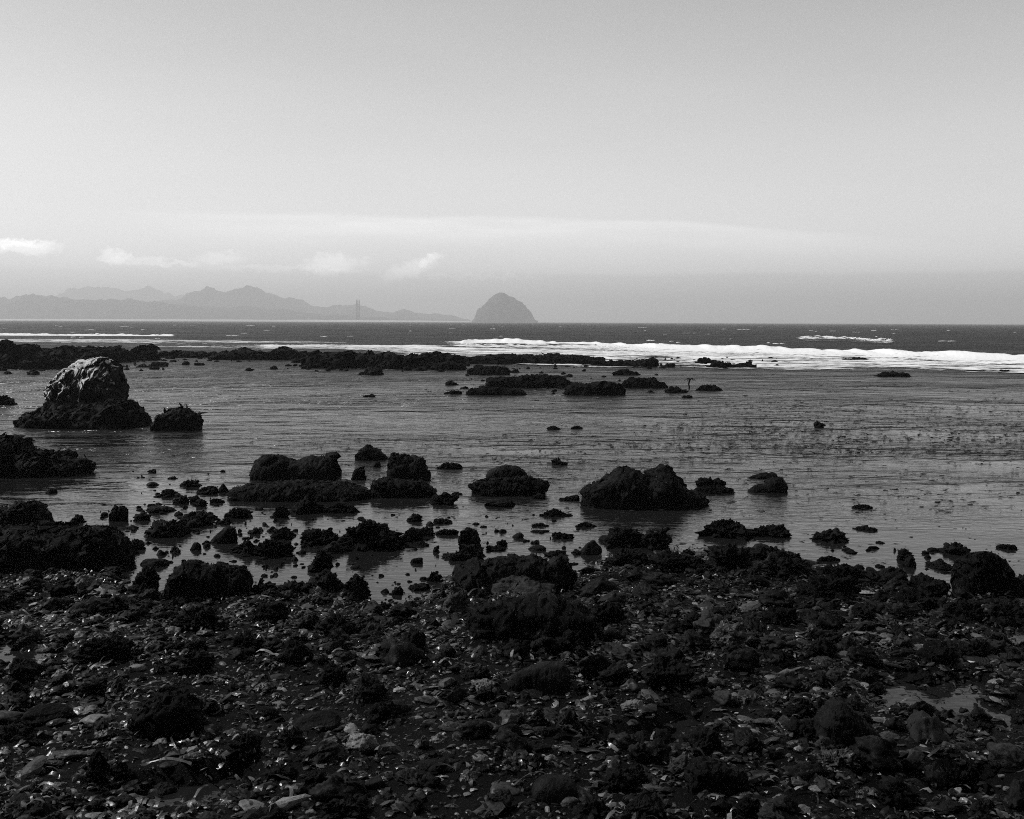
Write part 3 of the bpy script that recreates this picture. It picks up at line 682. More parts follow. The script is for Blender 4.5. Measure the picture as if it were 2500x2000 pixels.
place(1698, 1770, 1164, 1192, 105, 'weedy', weed=60, dep=.5); place(1690, 1793, 1184, 1209, 106, 'weedy', weed=80, dep=.45); place(1821, 1899, 1152, 1172, 107, 'slab', M_DARK, dep=.5)
skyline([(1826, 1200), (1845, 1190), (1870, 1184), (1882, 1170), (1895, 1163), (1908, 1165), (1918, 1180), (1921, 1198)], 1206, 108, .6, 'dark fin-shaped rock rising to the right, alone off the twin-peaked rock', 'fin-shaped rock', 'rock', M_DARK, .07, weed=80, wsize=.06)
place(2070, 2133, 1231, 1244, 109, 'weedy'); place(1721, 1843, 1264, 1319, 110, 'craggy', weed=200, label='pointed weedy boulder in the shallows in front of the twin-peaked rock', short='pointed weedy boulder'); place(1846, 1933, 1278, 1316, 111, 'weedy', weed=120); place(1982, 2073, 1291, 1329, 112, 'craggy', weed=100)
place(2084, 2120, 1282, 1298, 113, 'weedy'); place(2112, 2146, 1286, 1301, 114, 'weedy'); place(2138, 2166, 1321, 1331, 115, 'weedy'); place(2305, 2363, 1322, 1358, 116, 'craggy', weed=60); place(2433, 2484, 1327, 1345, 117, 'weedy')
skyline([(2336, 1420), (2340, 1385), (2352, 1365), (2372, 1352), (2385, 1341), (2398, 1348), (2425, 1350), (2450, 1365), (2461, 1390), (2462, 1415), (2466, 1440)], 1455, 118, .85, 'big round black boulder standing at the waterline on the right', 'round waterline boulder', 'boulder', M_WEED, .06, weed=400, wsize=.06, power=.5)
place(2190, 2225, 1339, 1372, 119, 'craggy'); place(2208, 2239, 1358, 1389, 120, 'angular', M_DARK); place(2193, 2212, 1376, 1388, 121, 'smooth', M_DARK); place(2260, 2312, 1366, 1390, 122, 'craggy'); place(2285, 2334, 1378, 1399, 123, 'weedy'); place(2458, 2540, 1396, 1462, 124, 'craggy', weed=80)
place(827, 985, 1260, 1346, 125, 'weedy', weed=420, label='broad rounded weed-covered boulder in the middle of the shallows', short='broad rounded boulder', name='boulder')
place(977, 1028, 1287, 1326, 126, 'weedy', weed=40); place(1021, 1060, 1285, 1312, 127, 'weedy'); place(1063, 1118, 1290, 1309, 128, 'weedy'); place(992, 1033, 1254, 1276, 129, 'weedy'); place(1038, 1060, 1273, 1286, 130, 'smooth', M_DARK); place(1059, 1104, 1265, 1281, 131, 'weedy')
skyline([(1118, 1345), (1119, 1310), (1122, 1295), (1140, 1286), (1158, 1290), (1170, 1305), (1172, 1325), (1177, 1345)], 1352, 132, .9, 'upright stump of dark rock standing in the shallows behind the layered outcrop', 'upright stump', 'rock', M_DARK, .06, weed=60, wsize=.05, power=.5)
place(1084, 1150, 1340, 1372, 133, 'craggy', weed=60); place(1130, 1178, 1326, 1368, 134, 'craggy'); place(1013, 1047, 1320, 1338, 135, 'weedy'); place(1057, 1074, 1331, 1353, 136, 'angular', M_DARK); place(1002, 1033, 1360, 1379, 137, 'smooth', M_DARK)
for i, (a, b_, c, d) in enumerate(((1150, 1170, 1275, 1284), (1217, 1237, 1291, 1303), (1211, 1239, 1317, 1338), (1186, 1235, 1331, 1349), (1250, 1279, 1300, 1317), (1297, 1318, 1318, 1331), (1271, 1293, 1315, 1326), (1288, 1333, 1331, 1348), (1347, 1402, 1299, 1318),
                                   (1397, 1460, 1274, 1290), (1290, 1343, 1293, 1302), (1299, 1343, 1276, 1288), (1397, 1423, 1340, 1357), (1413, 1469, 1320, 1360), (1330, 1385, 1341, 1364))):
    place(a, b_, c, d, 140 + i, ('weedy', 'smooth', 'craggy')[i % 3], M_DARK)
place(1455, 1580, 1283, 1342, 156, 'weedy', weed=220, label='low weed-hung rock standing in the reflection of the twin-peaked rock', short='low weed-hung rock'); place(1570, 1630, 1284, 1346, 157, 'craggy', weed=90)

# ---- left shore
skyline([(-80, 1250), (-20, 1232), (0, 1235), (25, 1238), (45, 1226), (75, 1222), (82, 1240), (95, 1242), (110, 1260), (118, 1282)], 1300, 160, .6, 'upper hump of dark rock at the left edge behind the long dark outcrop', None, 'outcrop', M_WEED, .10, weed=450, wsize=.08)
skyline([(-120, 1300), (-40, 1285), (0, 1290), (60, 1282), (100, 1275), (140, 1276), (150, 1284), (200, 1286), (235, 1277), (255, 1285), (280, 1305), (295, 1320), (315, 1348), (322, 1375)], 1398, 161, .45, 'long dark weedy outcrop filling the left shore, lowest towards the water', 'long dark outcrop', 'outcrop', M_WEED, .10, weed=1600, wsize=.07, nu=150, nv=50)
place(171, 210, 1254, 1279, 162, 'angular', M_DARK); place(246, 266, 1250, 1263, 163, 'smooth', M_DARK)
skyline([(266, 1270), (270, 1250), (278, 1236), (287, 1238), (291, 1244), (297, 1233), (304, 1236), (309, 1255), (311, 1272)], 1275, 164, .8, 'small two-horned dark rock behind the long dark outcrop', 'two-horned rock', 'rock', M_DARK, .06)
for i, (a, b_, c, d, s, w) in enumerate(((330, 364, 1249, 1274, 'craggy', 0), (355, 431, 1234, 1256, 'slab', 0), (359, 450, 1269, 1318, 'craggy', 90), (442, 516, 1247, 1289, 'craggy', 70), (511, 579, 1285, 1331, 'smooth', 60), (570, 625, 1313, 1356, 'craggy', 50),
                                         (624, 723, 1314, 1364, 'weedy', 120), (465, 491, 1324, 1347, 'smooth', 0), (496, 514, 1326, 1340, 'smooth', 0), (382, 408, 1342, 1360, 'smooth', 0), (411, 443, 1333, 1353, 'weedy', 0), (303, 354, 1316, 1347, 'weedy', 40), (709, 729, 1358, 1373, 'smooth', 0),
                                         (716, 729, 1325, 1334, 'smooth', 0), (605, 639, 1287, 1307, 'weedy', 0), (526, 569, 1262, 1284, 'weedy', 0), (551, 619, 1236, 1268, 'weedy', 50), (664, 710, 1287, 1322, 'weedy', 30), (735, 836, 1291, 1335, 'weedy', 120), (785, 861, 1320, 1356, 'slab', 0),
                                         (751, 806, 1338, 1402, 'craggy', 60), (756, 839, 1388, 1443, 'craggy', 90), (342, 418, 1364, 1390, 'slab', 0), (605, 673, 1410, 1456, 'craggy', 60), (672, 756, 1416, 1452, 'craggy', 60), (321, 389, 1385, 1452, 'weedy', 90), (125, 185, 1410, 1462, 'angular', 0),
                                         (840, 900, 1400, 1470, 'craggy', 60), (900, 960, 1470, 1490, 'weedy', 0), (928, 952, 1437, 1452, 'smooth', 0), (953, 985, 1430, 1456, 'craggy', 0), (1040, 1075, 1395, 1424, 'craggy', 0), (1000, 1050, 1424, 1446, 'weedy', 0))):
    place(a, b_, c, d, 170 + i, s, M_DARK if s != 'weedy' else M_WEED, weed=w)
skyline([(398, 1455), (402, 1420), (416, 1400), (420, 1385), (438, 1376), (455, 1370), (475, 1376), (492, 1381), (540, 1380), (550, 1386), (575, 1382), (594, 1388), (606, 1404), (606, 1430), (611, 1458)], 1468, 210, .5, 'massive squat black block of rock at the water edge on the left', 'squat black block', 'boulder', M_WEED, .06, weed=900, wsize=.055, power=.5, nu=140, nv=46)

# ---- the layered outcrop in the middle
root = skyline([(1124, 1395), (1128, 1376), (1150, 1388), (1175, 1385), (1196, 1362), (1238, 1364), (1267, 1364), (1286, 1355), (1310, 1360), (1338, 1364), (1345, 1374), (1360, 1362), (1376, 1350), (1392, 1370), (1386, 1390), (1386, 1418)], 1440, 211, .45,
               'layered dark slab outcrop jutting into the water at the centre of the shore', 'layered slab outcrop', 'outcrop', M_DARK, .08, weed=250, wsize=.05, power=.6, part='upper_ledge', nu=140, nv=44)
def block(part, style, px, py, yd, size, tilt, mat, seed):      # a broken plate or wedge of the outcrop, tilted towards the beach
    v, f = rock_unit(seed, 5, style); v = v * np.array(size) / 2
    v = v + cells(v, 40, seed, (1, 1, 2)) * min(size) * .07 + np.stack([fbm(v * 5 + 3 * a, seed + a, 4) for a in range(3)], 1) * min(size) * .05
    M = np.array((Matrix.Rotation(R(tilt[2]), 3, 'Z') @ Matrix.Rotation(R(tilt[0]), 3, 'X') @ Matrix.Rotation(R(tilt[1]), 3, 'Y')))
    x, z = at_depth(px, py, yd)
    o = link(part, mesh_np(part, v @ M.T, f), mat, root); o.location = Vector((x, yd, z)) - root.location
_yd = root.location.y
block('middle_slab', 'slab', 1262, 1432, _yd - .25, (1.5, 1.15, .42), (17, -4, -6), M_SLAB, 212)
block('wedge', 'angular', 1146, 1418, _yd - .15, (.42, .9, .75), (10, 16, 24), M_DARK, 215)
block('ledge_block', 'angular', 1376, 1392, _yd + .05, (.34, .6, .5), (-6, -10, 10), M_DARK, 216)
skyline([(1130, 1500), (1165, 1470), (1220, 1458), (1280, 1452), (1340, 1455), (1400, 1475), (1440, 1500), (1470, 1530)], 1568, 213, .5, 'black weedy mound at the foot of the layered slab outcrop', 'black weedy mound', 'boulder', M_WEED, .10, weed=900, wsize=.05)
skyline([(1078, 1490), (1085, 1465), (1100, 1440), (1112, 1421), (1120, 1424), (1135, 1450), (1150, 1475), (1156, 1490)], 1494, 214, .7, 'grey pyramid-shaped rock leaning against the layered slab outcrop', 'grey pyramid rock', 'rock', M_SLAB, .06, power=.95)

# ---- right shore
for i, (a, b_, c, d, s, w) in enumerate(((1730, 1836, 1324, 1394, 'craggy', 200), (1830, 1932, 1331, 1378, 'craggy', 160), (1867, 1964, 1342, 1415, 'craggy', 160), (1992, 2056, 1356, 1374, 'weedy', 0), (2000, 2102, 1369, 1424, 'weedy', 160), (2096, 2202, 1385, 1438, 'craggy', 160),
                                         (2195, 2312, 1409, 1456, 'weedy', 180), (1955, 2090, 1402, 1470, 'weedy', 200), (1480, 1580, 1340, 1385, 'weedy', 120), (1590, 1720, 1345, 1400, 'weedy', 180), (2190, 2300, 1440, 1490, 'craggy', 120), (2300, 2400, 1462, 1520, 'weedy', 120), (2390, 2510, 1470, 1530, 'weedy', 150))):
    place(a, b_, c, d, 220 + i, s, M_DARK if s != 'weedy' else M_WEED, weed=w)

# ---- boulders and stones among the shingle: (x0, x1, top, bottom, style, material, weed)
d_, g_, p_, k_ = M_DARK, M_GREY, M_PALE, M_CHALK
named = {0: None}
FORE = [
 (25, 100, 1607, 1677, 'craggy', d_, 60), (-25, 22, 1610, 1634, 'smooth', d_, 0), (24, 48, 1608, 1634, 'angular', p_, 0), (313, 355, 1621, 1643, 'smooth', p_, 0), (125, 164, 1636, 1660, 'slab', p_, 0), (355, 402, 1563, 1590, 'slab', g_, 0), (480, 523, 1537, 1555, 'slab', g_, 0),
 (194, 245, 1665, 1706, 'weedy', M_WEED, 60), (-20, 80, 1690, 1738, 'angular', d_, 0), (-30, 55, 1732, 1772, 'smooth', g_, 0), (50, 174, 1724, 1776, 'smooth', d_, 90), (196, 268, 1748, 1779, 'smooth', p_, 0), (227, 281, 1780, 1808, 'slab', g_, 0), (-30, 138, 1770, 1820, 'weedy', M_WEED, 120),
 (618, 673, 1667, 1690, 'slab', g_, 0), (660, 700, 1712, 1728, 'slab', p_, 0), (638, 682, 1724, 1756, 'smooth', d_, 0), (712, 832, 1733, 1790, 'smooth', d_, 60), (735, 768, 1760, 1774, 'slab', k_, 0), (789, 852, 1793, 1820, 'slab', g_, 0), (685, 737, 1774, 1832, 'craggy', d_, 60),
 (442, 498, 1836, 1864, 'slab', g_, 0), (405, 460, 1846, 1881, 'angular', d_, 0), (119, 210, 1834, 1858, 'slab', g_, 0), (104, 156, 1857, 1873, 'slab', g_, 0), (217, 264, 1830, 1924, 'craggy', d_, 80), (267, 327, 1858, 1924, 'weedy', M_WEED, 80), (376, 439, 1913, 1948, 'craggy', d_, 0),
 (104, 176, 1911, 1948, 'slab', g_, 0), (13, 84, 1940, 1974, 'smooth', d_, 0), (67, 139, 1958, 2005, 'craggy', d_, 40), (325, 406, 1976, 2010, 'craggy', d_, 0), (651, 719, 1870, 1906, 'craggy', d_, 40), (747, 798, 1884, 1928, 'craggy', d_, 40), (793, 898, 1941, 2015, 'craggy', d_, 80), (768, 803, 1955, 1974, 'smooth', g_, 0),
 (620, 705, 1968, 2012, 'craggy', d_, 0), (965, 1039, 1536, 1602, 'weedy', M_WEED, 120), (1150, 1212, 1660, 1690, 'angular', p_, 0), (863, 939, 1644, 1715, 'angular', d_, 0), (896, 976, 1715, 1773, 'weedy', M_WEED, 100), (971, 1013, 1730, 1748, 'slab', g_, 0), (1078, 1122, 1762, 1781, 'smooth', g_, 0),
 (1048, 1093, 1790, 1818, 'angular', p_, 0), (1019, 1045, 1796, 1831, 'angular', g_, 0), (1194, 1222, 1770, 1791, 'smooth', g_, 0), (1209, 1241, 1789, 1801, 'slab', p_, 0), (1228, 1260, 1828, 1848, 'smooth', g_, 0), (1240, 1275, 1845, 1864, 'smooth', g_, 0), (1322, 1362, 1840, 1864, 'angular', p_, 0),
 (1272, 1327, 1842, 1881, 'craggy', d_, 30), (1017, 1143, 1853, 1893, 'slab', d_, 0), (1042, 1095, 1898, 1916, 'slab', k_, 0), (963, 1031, 1878, 1920, 'angular', d_, 0), (892, 943, 1897, 1932, 'smooth', d_, 0), (1167, 1227, 1870, 1889, 'craggy', d_, 0), (1196, 1277, 1915, 1948, 'smooth', g_, 0),
 (1192, 1260, 1936, 1985, 'angular', d_, 0), (1368, 1414, 1946, 1973, 'smooth', g_, 0), (1397, 1485, 1947, 2012, 'weedy', M_WEED, 90), (1510, 1623, 1934, 2012, 'angular', d_, 0), (1455, 1548, 1874, 1940, 'craggy', d_, 60), (1526, 1577, 1861, 1919, 'angular', d_, 0), (1532, 1602, 1783, 1840, 'smooth', d_, 50),
 (1562, 1596, 1780, 1792, 'slab', k_, 0), (1568, 1682, 1598, 1694, 'weedy', M_WEED, 200), (1580, 1648, 1719, 1761, 'craggy', d_, 40), (1350, 1406, 1745, 1773, 'slab', d_, 0), (1288, 1335, 1730, 1778, 'craggy', d_, 40), (1736, 1839, 1515, 1586, 'angular', g_, 0), (1967, 2012, 1523, 1560, 'craggy', g_, 0),
 (1959, 2044, 1552, 1611, 'weedy', M_WEED, 120), (2086, 2138, 1515, 1530, 'slab', g_, 0), (2063, 2087, 1545, 1566, 'angular', g_, 0), (2147, 2181, 1545, 1563, 'slab', p_, 0), (2243, 2319, 1563, 1627, 'weedy', M_WEED, 130), (1784, 1814, 1616, 1628, 'smooth', p_, 0),
 (1819, 1860, 1608, 1629, 'smooth', g_, 0), (1900, 1939, 1631, 1660, 'smooth', p_, 0), (1868, 1902, 1650, 1664, 'slab', p_, 0), (2099, 2133, 1624, 1637, 'slab', p_, 0), (1796, 1864, 1687, 1717, 'slab', g_, 0), (1917, 1993, 1757, 1815, 'weedy', M_WEED, 90), (1917, 1985, 1705, 1757, 'craggy', d_, 60),
 (1673, 1764, 1778, 1849, 'craggy', d_, 70), (1723, 1768, 1762, 1778, 'slab', p_, 0), (1990, 2102, 1825, 1890, 'craggy', g_, 0), (1992, 2037, 1860, 1901, 'angular', p_, 0), (1846, 1889, 1886, 1918, 'smooth', g_, 0), (1926, 2006, 1878, 1928, 'angular', g_, 0), (2155, 2189, 1820, 1902, 'angular', d_, 0),
 (2147, 2227, 1898, 1974, 'weedy', M_WEED, 90), (2297, 2344, 1870, 1936, 'weedy', M_WEED, 60), (2360, 2432, 1949, 2012, 'craggy', d_, 0), (2285, 2327, 1777, 1804, 'smooth', g_, 0), (2368, 2423, 1759, 1791, 'craggy', d_, 30), (2172, 2208, 1725, 1749, 'smooth', d_, 0), (2470, 2530, 1740, 1778, 'craggy', d_, 0),
 (2412, 2448, 1670, 1690, 'craggy', d_, 0), (1888, 1931, 1943, 1962, 'slab', p_, 0), (1926, 1983, 1970, 1990, 'slab', p_, 0), (1796, 1852, 1945, 2000, 'craggy', d_, 0), (1800, 1852, 1936, 1960, 'slab', g_, 0), (1711, 1770, 1936, 1957, 'slab', p_, 0), (2140, 2200, 1790, 1812, 'slab', g_, 0), (2440, 2490, 1880, 1925, 'weedy', M_WEED, 40),
 (1290, 1350, 1505, 1560, 'weedy', M_WEED, 90), (1440, 1520, 1465, 1530, 'weedy', M_WEED, 120), (1340, 1425, 1540, 1600, 'weedy', M_WEED, 120), (1225, 1300, 1560, 1610, 'weedy', M_WEED, 90), (560, 650, 1540, 1600, 'weedy', M_WEED, 100), (680, 760, 1560, 1625, 'weedy', M_WEED, 100), (780, 860, 1500, 1560, 'craggy', d_, 60),
 (420, 520, 1590, 1650, 'weedy', M_WEED, 110), (210, 330, 1550, 1620, 'weedy', M_WEED, 130), (240, 330, 1450, 1500, 'weedy', M_WEED, 90), (420, 540, 1480, 1540, 'weedy', M_WEED, 120), (600, 700, 1470, 1525, 'weedy', M_WEED, 100), (2330, 2420, 1560, 1610, 'weedy', M_WEED, 90), (1870, 1940, 1590, 1630, 'weedy', M_WEED, 70),
 (1420, 1500, 1600, 1660, 'weedy', M_WEED, 100), (1640, 1720, 1490, 1545, 'craggy', d_, 60), (1860, 1950, 1480, 1530, 'weedy', M_WEED, 100), (2060, 2150, 1470, 1515, 'weedy', M_WEED, 100), (560, 640, 1790, 1850, 'weedy', M_WEED, 90), (780, 850, 1620, 1680, 'weedy', M_WEED, 80), (2200, 2280, 1640, 1680, 'craggy', d_, 40)]
for i, (a, b_, c, d, s, mt, w) in enumerate(FORE):
    big = (b_ - a) > 60
    if s == 'weedy' and i % 2: s = 'angular' if i % 4 == 1 else 'craggy'
    if s == 'craggy' and i % 3 == 0: s = 'angular'
    place(a, b_, c, d, 300 + i, s, mt, weed=w if w >= 100 else 0, name='boulder' if big and mt in (d_, M_WEED) else 'stone', cat='boulder' if big and mt in (d_, M_WEED) else 'stone', sink=.3 if s != 'slab' else .18)
# more stones of hand size and larger, wherever the beach still shows a gap
rg = np.random.default_rng(404); boxes = [(f_[0], f_[1], f_[2], f_[3]) for f_ in FORE] + [(1984, 2153, 1709, 1826), (1238, 1394, 1616, 1694), (322, 502, 1690, 1806), (1673, 1832, 1853, 1942), (1298, 1418, 1895, 1958), (1120, 1470, 1400, 1568)]
got = 0
for _ in range(12000):
    if got >= 205: break
    py = rg.uniform(1470, 1995); w = math.exp(rg.uniform(math.log(26), math.log(88))) * (.55 + .45 * (py - 1450) / 550); px = rg.uniform(-20, 2520); h = w * rg.uniform(.34, .75)
    bx = (px - w / 2, px + w / 2, py - h, py)
    if any(bx[0] < q[1] and bx[1] > q[0] and bx[2] < q[3] - 12 and bx[3] > q[2] + 12 for q in boxes): continue
    if 2150 < px < 2520 and 1650 < py < 1830 and rg.uniform() < .8: continue
    boxes.append(bx); k = rg.uniform()
    mt = M_DARK if k < .76 or py < 1520 else (M_GREY if k < .92 else M_PALE)
    place(*bx, 800 + got, ('angular', 'craggy', 'angular', 'slab')[got % 4] if mt is M_DARK else ('angular', 'slab', 'angular')[got % 3], mt, name='stone', cat='stone', sink=.3, lev=3 if w < 50 else 4)
    got += 1
# the landmarks of the foreground, described by hand
skyline([(1984, 1800), (1990, 1765), (2005, 1735), (2030, 1715), (2052, 1709), (2068, 1716), (2090, 1740), (2115, 1765), (2140, 1795), (2153, 1815)], 1826, 401, .8, 'large pointed dark boulder on the wet shingle, sloping down to the right', 'large pointed boulder', 'boulder', M_DARK, .05, weed=120, wsize=.03, power=.75)
skyline([(1238, 1680), (1246, 1655), (1270, 1640), (1310, 1622), (1340, 1616), (1375, 1618), (1392, 1635), (1394, 1660), (1390, 1680)], 1694, 402, .5, 'smooth whale-backed boulder lying on the shingle at the centre', 'whale-backed boulder', 'boulder', M_DARK, .04, power=.6, form='smooth')
skyline([(322, 1790), (335, 1745), (352, 1712), (380, 1694), (420, 1690), (455, 1700), (480, 1730), (495, 1770), (502, 1795)], 1806, 403, .7, 'broad weed-covered boulder in the left foreground shingle', 'broad weed-covered boulder', 'boulder', M_WEED, .09, weed=600, wsize=.04)
skyline([(1673, 1925), (1678, 1880), (1690, 1860), (1715, 1853), (1760, 1856), (1790, 1870), (1820, 1882), (1830, 1905), (1832, 1930)], 1942, 404, .6, 'flat-topped dark block of rock in the right foreground', 'flat-topped dark block', 'boulder', M_DARK, .07, weed=160, wsize=.03, power=.5)
skyline([(1298, 1945), (1303, 1918), (1318, 1902), (1345, 1895), (1375, 1898), (1400, 1912), (1416, 1935), (1418, 1950)], 1958, 405, .75, 'smooth dark domed boulder near the bottom centre of the beach', 'smooth dark domed boulder', 'boulder', M_DARK, .03, power=.6, form='smooth')
place(843, 926, 1787, 1834, 406, 'slab', M_PALE, name='stone', cat='stone', label='pale cracked slab stone, brightest large stone left of centre', short='pale cracked slab')
place(1706, 1766, 1652, 1676, 407, 'smooth', M_PALE, name='stone', cat='stone', label='smooth pale oval stone resting on top of the shingle', short='smooth pale oval stone')
place(2075, 2140, 1444, 1453, 408, 'slab', M_CHALK, name='stone', cat='stone', label='thin white flat stone below the right shore rocks', short='thin white stone', dep=.5)
place(183, 232, 1402, 1440, 409, 'angular', M_PALE, name='stone', cat='stone', label='pale split stone beside the small pool under the long dark outcrop', short='pale split stone')
place(55, 77, 1411, 1426, 410, 'smooth', M_PALE, name='stone', cat='stone', label='small pale round stone under the long dark outcrop', short='small pale round stone')

# ---- uncounted rubble awash round the reef and in the shallows
def rubble(name, areas, label, seed, mat):
    rg = np.random.default_rng(seed); pool = [rock_unit(700 + i, 2, ('craggy', 'weedy', 'angular')[i % 3])[0] for i in range(14)]; f0 = ico(2)[1]; VV, FF, n0 = [], [], 0
    for (xa, xb, ya, yb, n, sa, sb) in areas:
        for _ in range(n):
            px, py = rg.uniform(xa, xb), rg.uniform(ya, yb)
            x, y, z = ground(px, py)
            w = math.exp(rg.uniform(math.log(sa), math.log(sb))) * y / FPX
            v = pool[rg.integers(14)] * np.array([w / 2, w * .35, w * rg.uniform(.16, .34)]); a = rg.uniform(0, 6.28)
            v = np.stack([v[:, 0] * math.cos(a) * .6 + v[:, 0] * .4 - v[:, 1] * math.sin(a), v[:, 0] * math.sin(a) * .5 + v[:, 1] * math.cos(a), v[:, 2]], 1)
            VV.append(v + np.array([x, y, max(TZ(x, y), 0) + w * .04])); FF.append(f0 + n0); n0 += len(v)
    tag(link(name, mesh_np(name, np.concatenate(VV), np.concatenate(FF)), mat), label, None, None, 'stuff')
rubble('reef_rubble', [(-100, 400, 868, 906, 130, 8, 34), (380, 760, 862, 884, 70, 6, 24), (700, 1150, 880, 908, 130, 8, 34), (1120, 1640, 872, 902, 110, 6, 26), (1640, 1900, 874, 902, 40, 6, 22), (1140, 1660, 905, 968, 60, 6, 26)], 'broken black reef rubble awash round the reef', 61, M_FAR)
rubble('shore_rubble', [(240, 720, 1232, 1400, 150, 7, 30), (640, 900, 1240, 1420, 70, 7, 28), (900, 1480, 1255, 1400, 60, 6, 22), (840, 1100, 1400, 1490, 60, 7, 26), (1480, 2350, 1330, 1450, 120, 8, 34), (-60, 330, 1380, 1500, 70, 8, 30), (320, 620, 1150, 1250, 30, 6, 20)], 'small dark stones awash in the shallows', 62, M_DARK)

# ---- labels: each rock that has none yet is told apart by look, then by where it stands beside a landmark
marks = [r for r in ROCKS if r['short']]
cen = lambda r: ((r['box'][0] + r['box'][1]) / 2, (r['box'][2] + r['box'][3]) / 2)
buck = {}
for r in ROCKS:
    if r['label']: continue
    x, y = cen(r)
    best = min(marks, key=lambda mk: math.hypot((cen(mk)[0] - x), (cen(mk)[1] - y) * 2.2))
    mx_, my_ = cen(best); dx_, dy_ = x - mx_, (y - my_) * 2.2
    rel = ('right of' if dx_ > 0 else 'left of') if abs(dx_) > abs(dy_) else ('in front of' if dy_ > 0 else 'behind')
    size = 'tiny' if r['pw'] < 26 else ('small' if r['pw'] < 48 else ('medium' if r['pw'] < 85 else 'large'))
    key = f"{size} {r['tone']} {r['form']} {r['noun']}"
    buck.setdefault((key, rel, best['short']), []).append((math.hypot(dx_, dy_), r))
ORD = ['nearest', 'second nearest', 'third nearest', 'fourth nearest', 'fifth nearest', 'sixth nearest', 'seventh nearest', 'eighth nearest', 'ninth nearest']
for (key, rel, sh), rows in buck.items():
    rows.sort(key=lambda t: t[0])
    for i, (_, r) in enumerate(rows):
        r['label'] = (f'{key} {rel} the {sh}' if len(rows) == 1 else f'{ORD[min(i, 8)]} {key} {rel} the {sh}')
GRP = {'reef_rock': G, 'rock': 'rocks standing in the lagoon and along the shore', 'boulder': 'boulders on the shingle beach', 'stone': 'stones lying on the shingle beach', 'outcrop': 'rock outcrops along the shore'}
for r in ROCKS:
    nm = r['o'].name.split('.')[0]
    tag(r['o'], r['label'], r['cat'], r['group'] or GRP.get(nm))

# ------------------------------------------------------------------ lone kelp stalk in the lagoon
gx, gy, _ = ground(1682, 950)
H = at_depth(1682, 925, gy)[1]
ks = bpy.data.objects.new('kelp_stalk', None); COL.objects.link(ks); ks.location = (gx, gy, 0)
tag(ks, 'thin upright kelp stalk with drooping fronds, standing between two low lagoon rocks', 'kelp stalk')
n = 8; rows = [(0.0, -.1, .055), (.02, .15 * H, .05), (-.02, .5 * H, .045), (.02, .8 * H, .06), (.05, H * .96, .075), (.05, H, .03)]
V = np.array([[(x + r * math.cos(t), r * math.sin(t), z) for t in np.arange(n) / n * 2 * math.pi] for x, z, r in rows]).reshape(-1, 3)
F = [[k * n + j, k * n + (j + 1) % n, (k + 1) * n + (j + 1) % n, (k + 1) * n + j] for k in range(len(rows) - 1) for j in range(n)]
link('stalk', mesh_np('stalk', V, F), M_FROND, ks)
rg = np.random.default_rng(44)
for sx in (-1, 1, .6, -.5):
    pts = [(.05 + sx * a, (.04 * a), H + b_) for a, b_ in ((0, -.02), (.12, .02), (.25, -.05), (.38, -.14))]
    V = []; 
    for i, p in enumerate(pts):
        w = (.07, .08, .05, .012)[i]
        V += [(p[0], p[1] - w, p[2] - .015), (p[0], p[1] + w, p[2] - .015), (p[0], p[1], p[2] + w * .6)]
    F = [[3 * i + a, 3 * i + (a + 1) % 3, 3 * i + 3 + (a + 1) % 3, 3 * i + 3 + a] for i in range(3) for a in range(3)]
    link('frond', mesh_np('frond', V, F), M_FROND, ks)

# ------------------------------------------------------------------ floating kelp on the lagoon
rg = np.random.default_rng(12)
PP, SZ = [], []
def drift(x0, x1, y0, y1, n, s, clump=6):
    for _ in range(n):
        px, py = rg.uniform(x0, x1), rg.uniform(y0, y1)
        gx, gy, _z = ground(px, py)
        for _k in range(rg.integers(1, clump)):
            PP.append((gx + rg.normal() * .7, gy + rg.normal() * .12, .0)); SZ.append(s * rg.uniform(.3, 1.0))
drift(1650, 2700, 975, 1110, 950, .16); drift(1250, 2700, 1030, 1130, 400, .14); drift(1300, 2500, 1100, 1250, 260, .12); drift(700, 1400, 1060, 1180, 200, .12); drift(250, 900, 1070, 1200, 50, .10); drift(850, 1500, 1210, 1330, 70, .08); drift(1700, 2500, 1240, 1400, 60, .08); drift(100, 2600, 915, 980, 120, .2)
PP = np.array(PP); SZ = np.array(SZ); nb = len(PP)
V, F = blades(PP, np.tile([[0, 0, 1.0]], (nb, 1)), 1.0, rg, droop=1.5, seg=3, width=.2)
# scale each blade about its root and keep it low on the water
m8 = 8; V = V.reshape(nb, m8, 3); V = PP[:, None] + (V - PP[:, None]) * SZ[:, None, None] * np.array([2.0, 1.1, .55]); V[:, :, 2] = np.abs(V[:, :, 2]) + .006
tag(link('floating_kelp', mesh_np('floating_kelp', V.reshape(-1, 3), F), M_FLOAT), 'dark flecks of kelp breaking the lagoon surface', None, None, 'stuff')

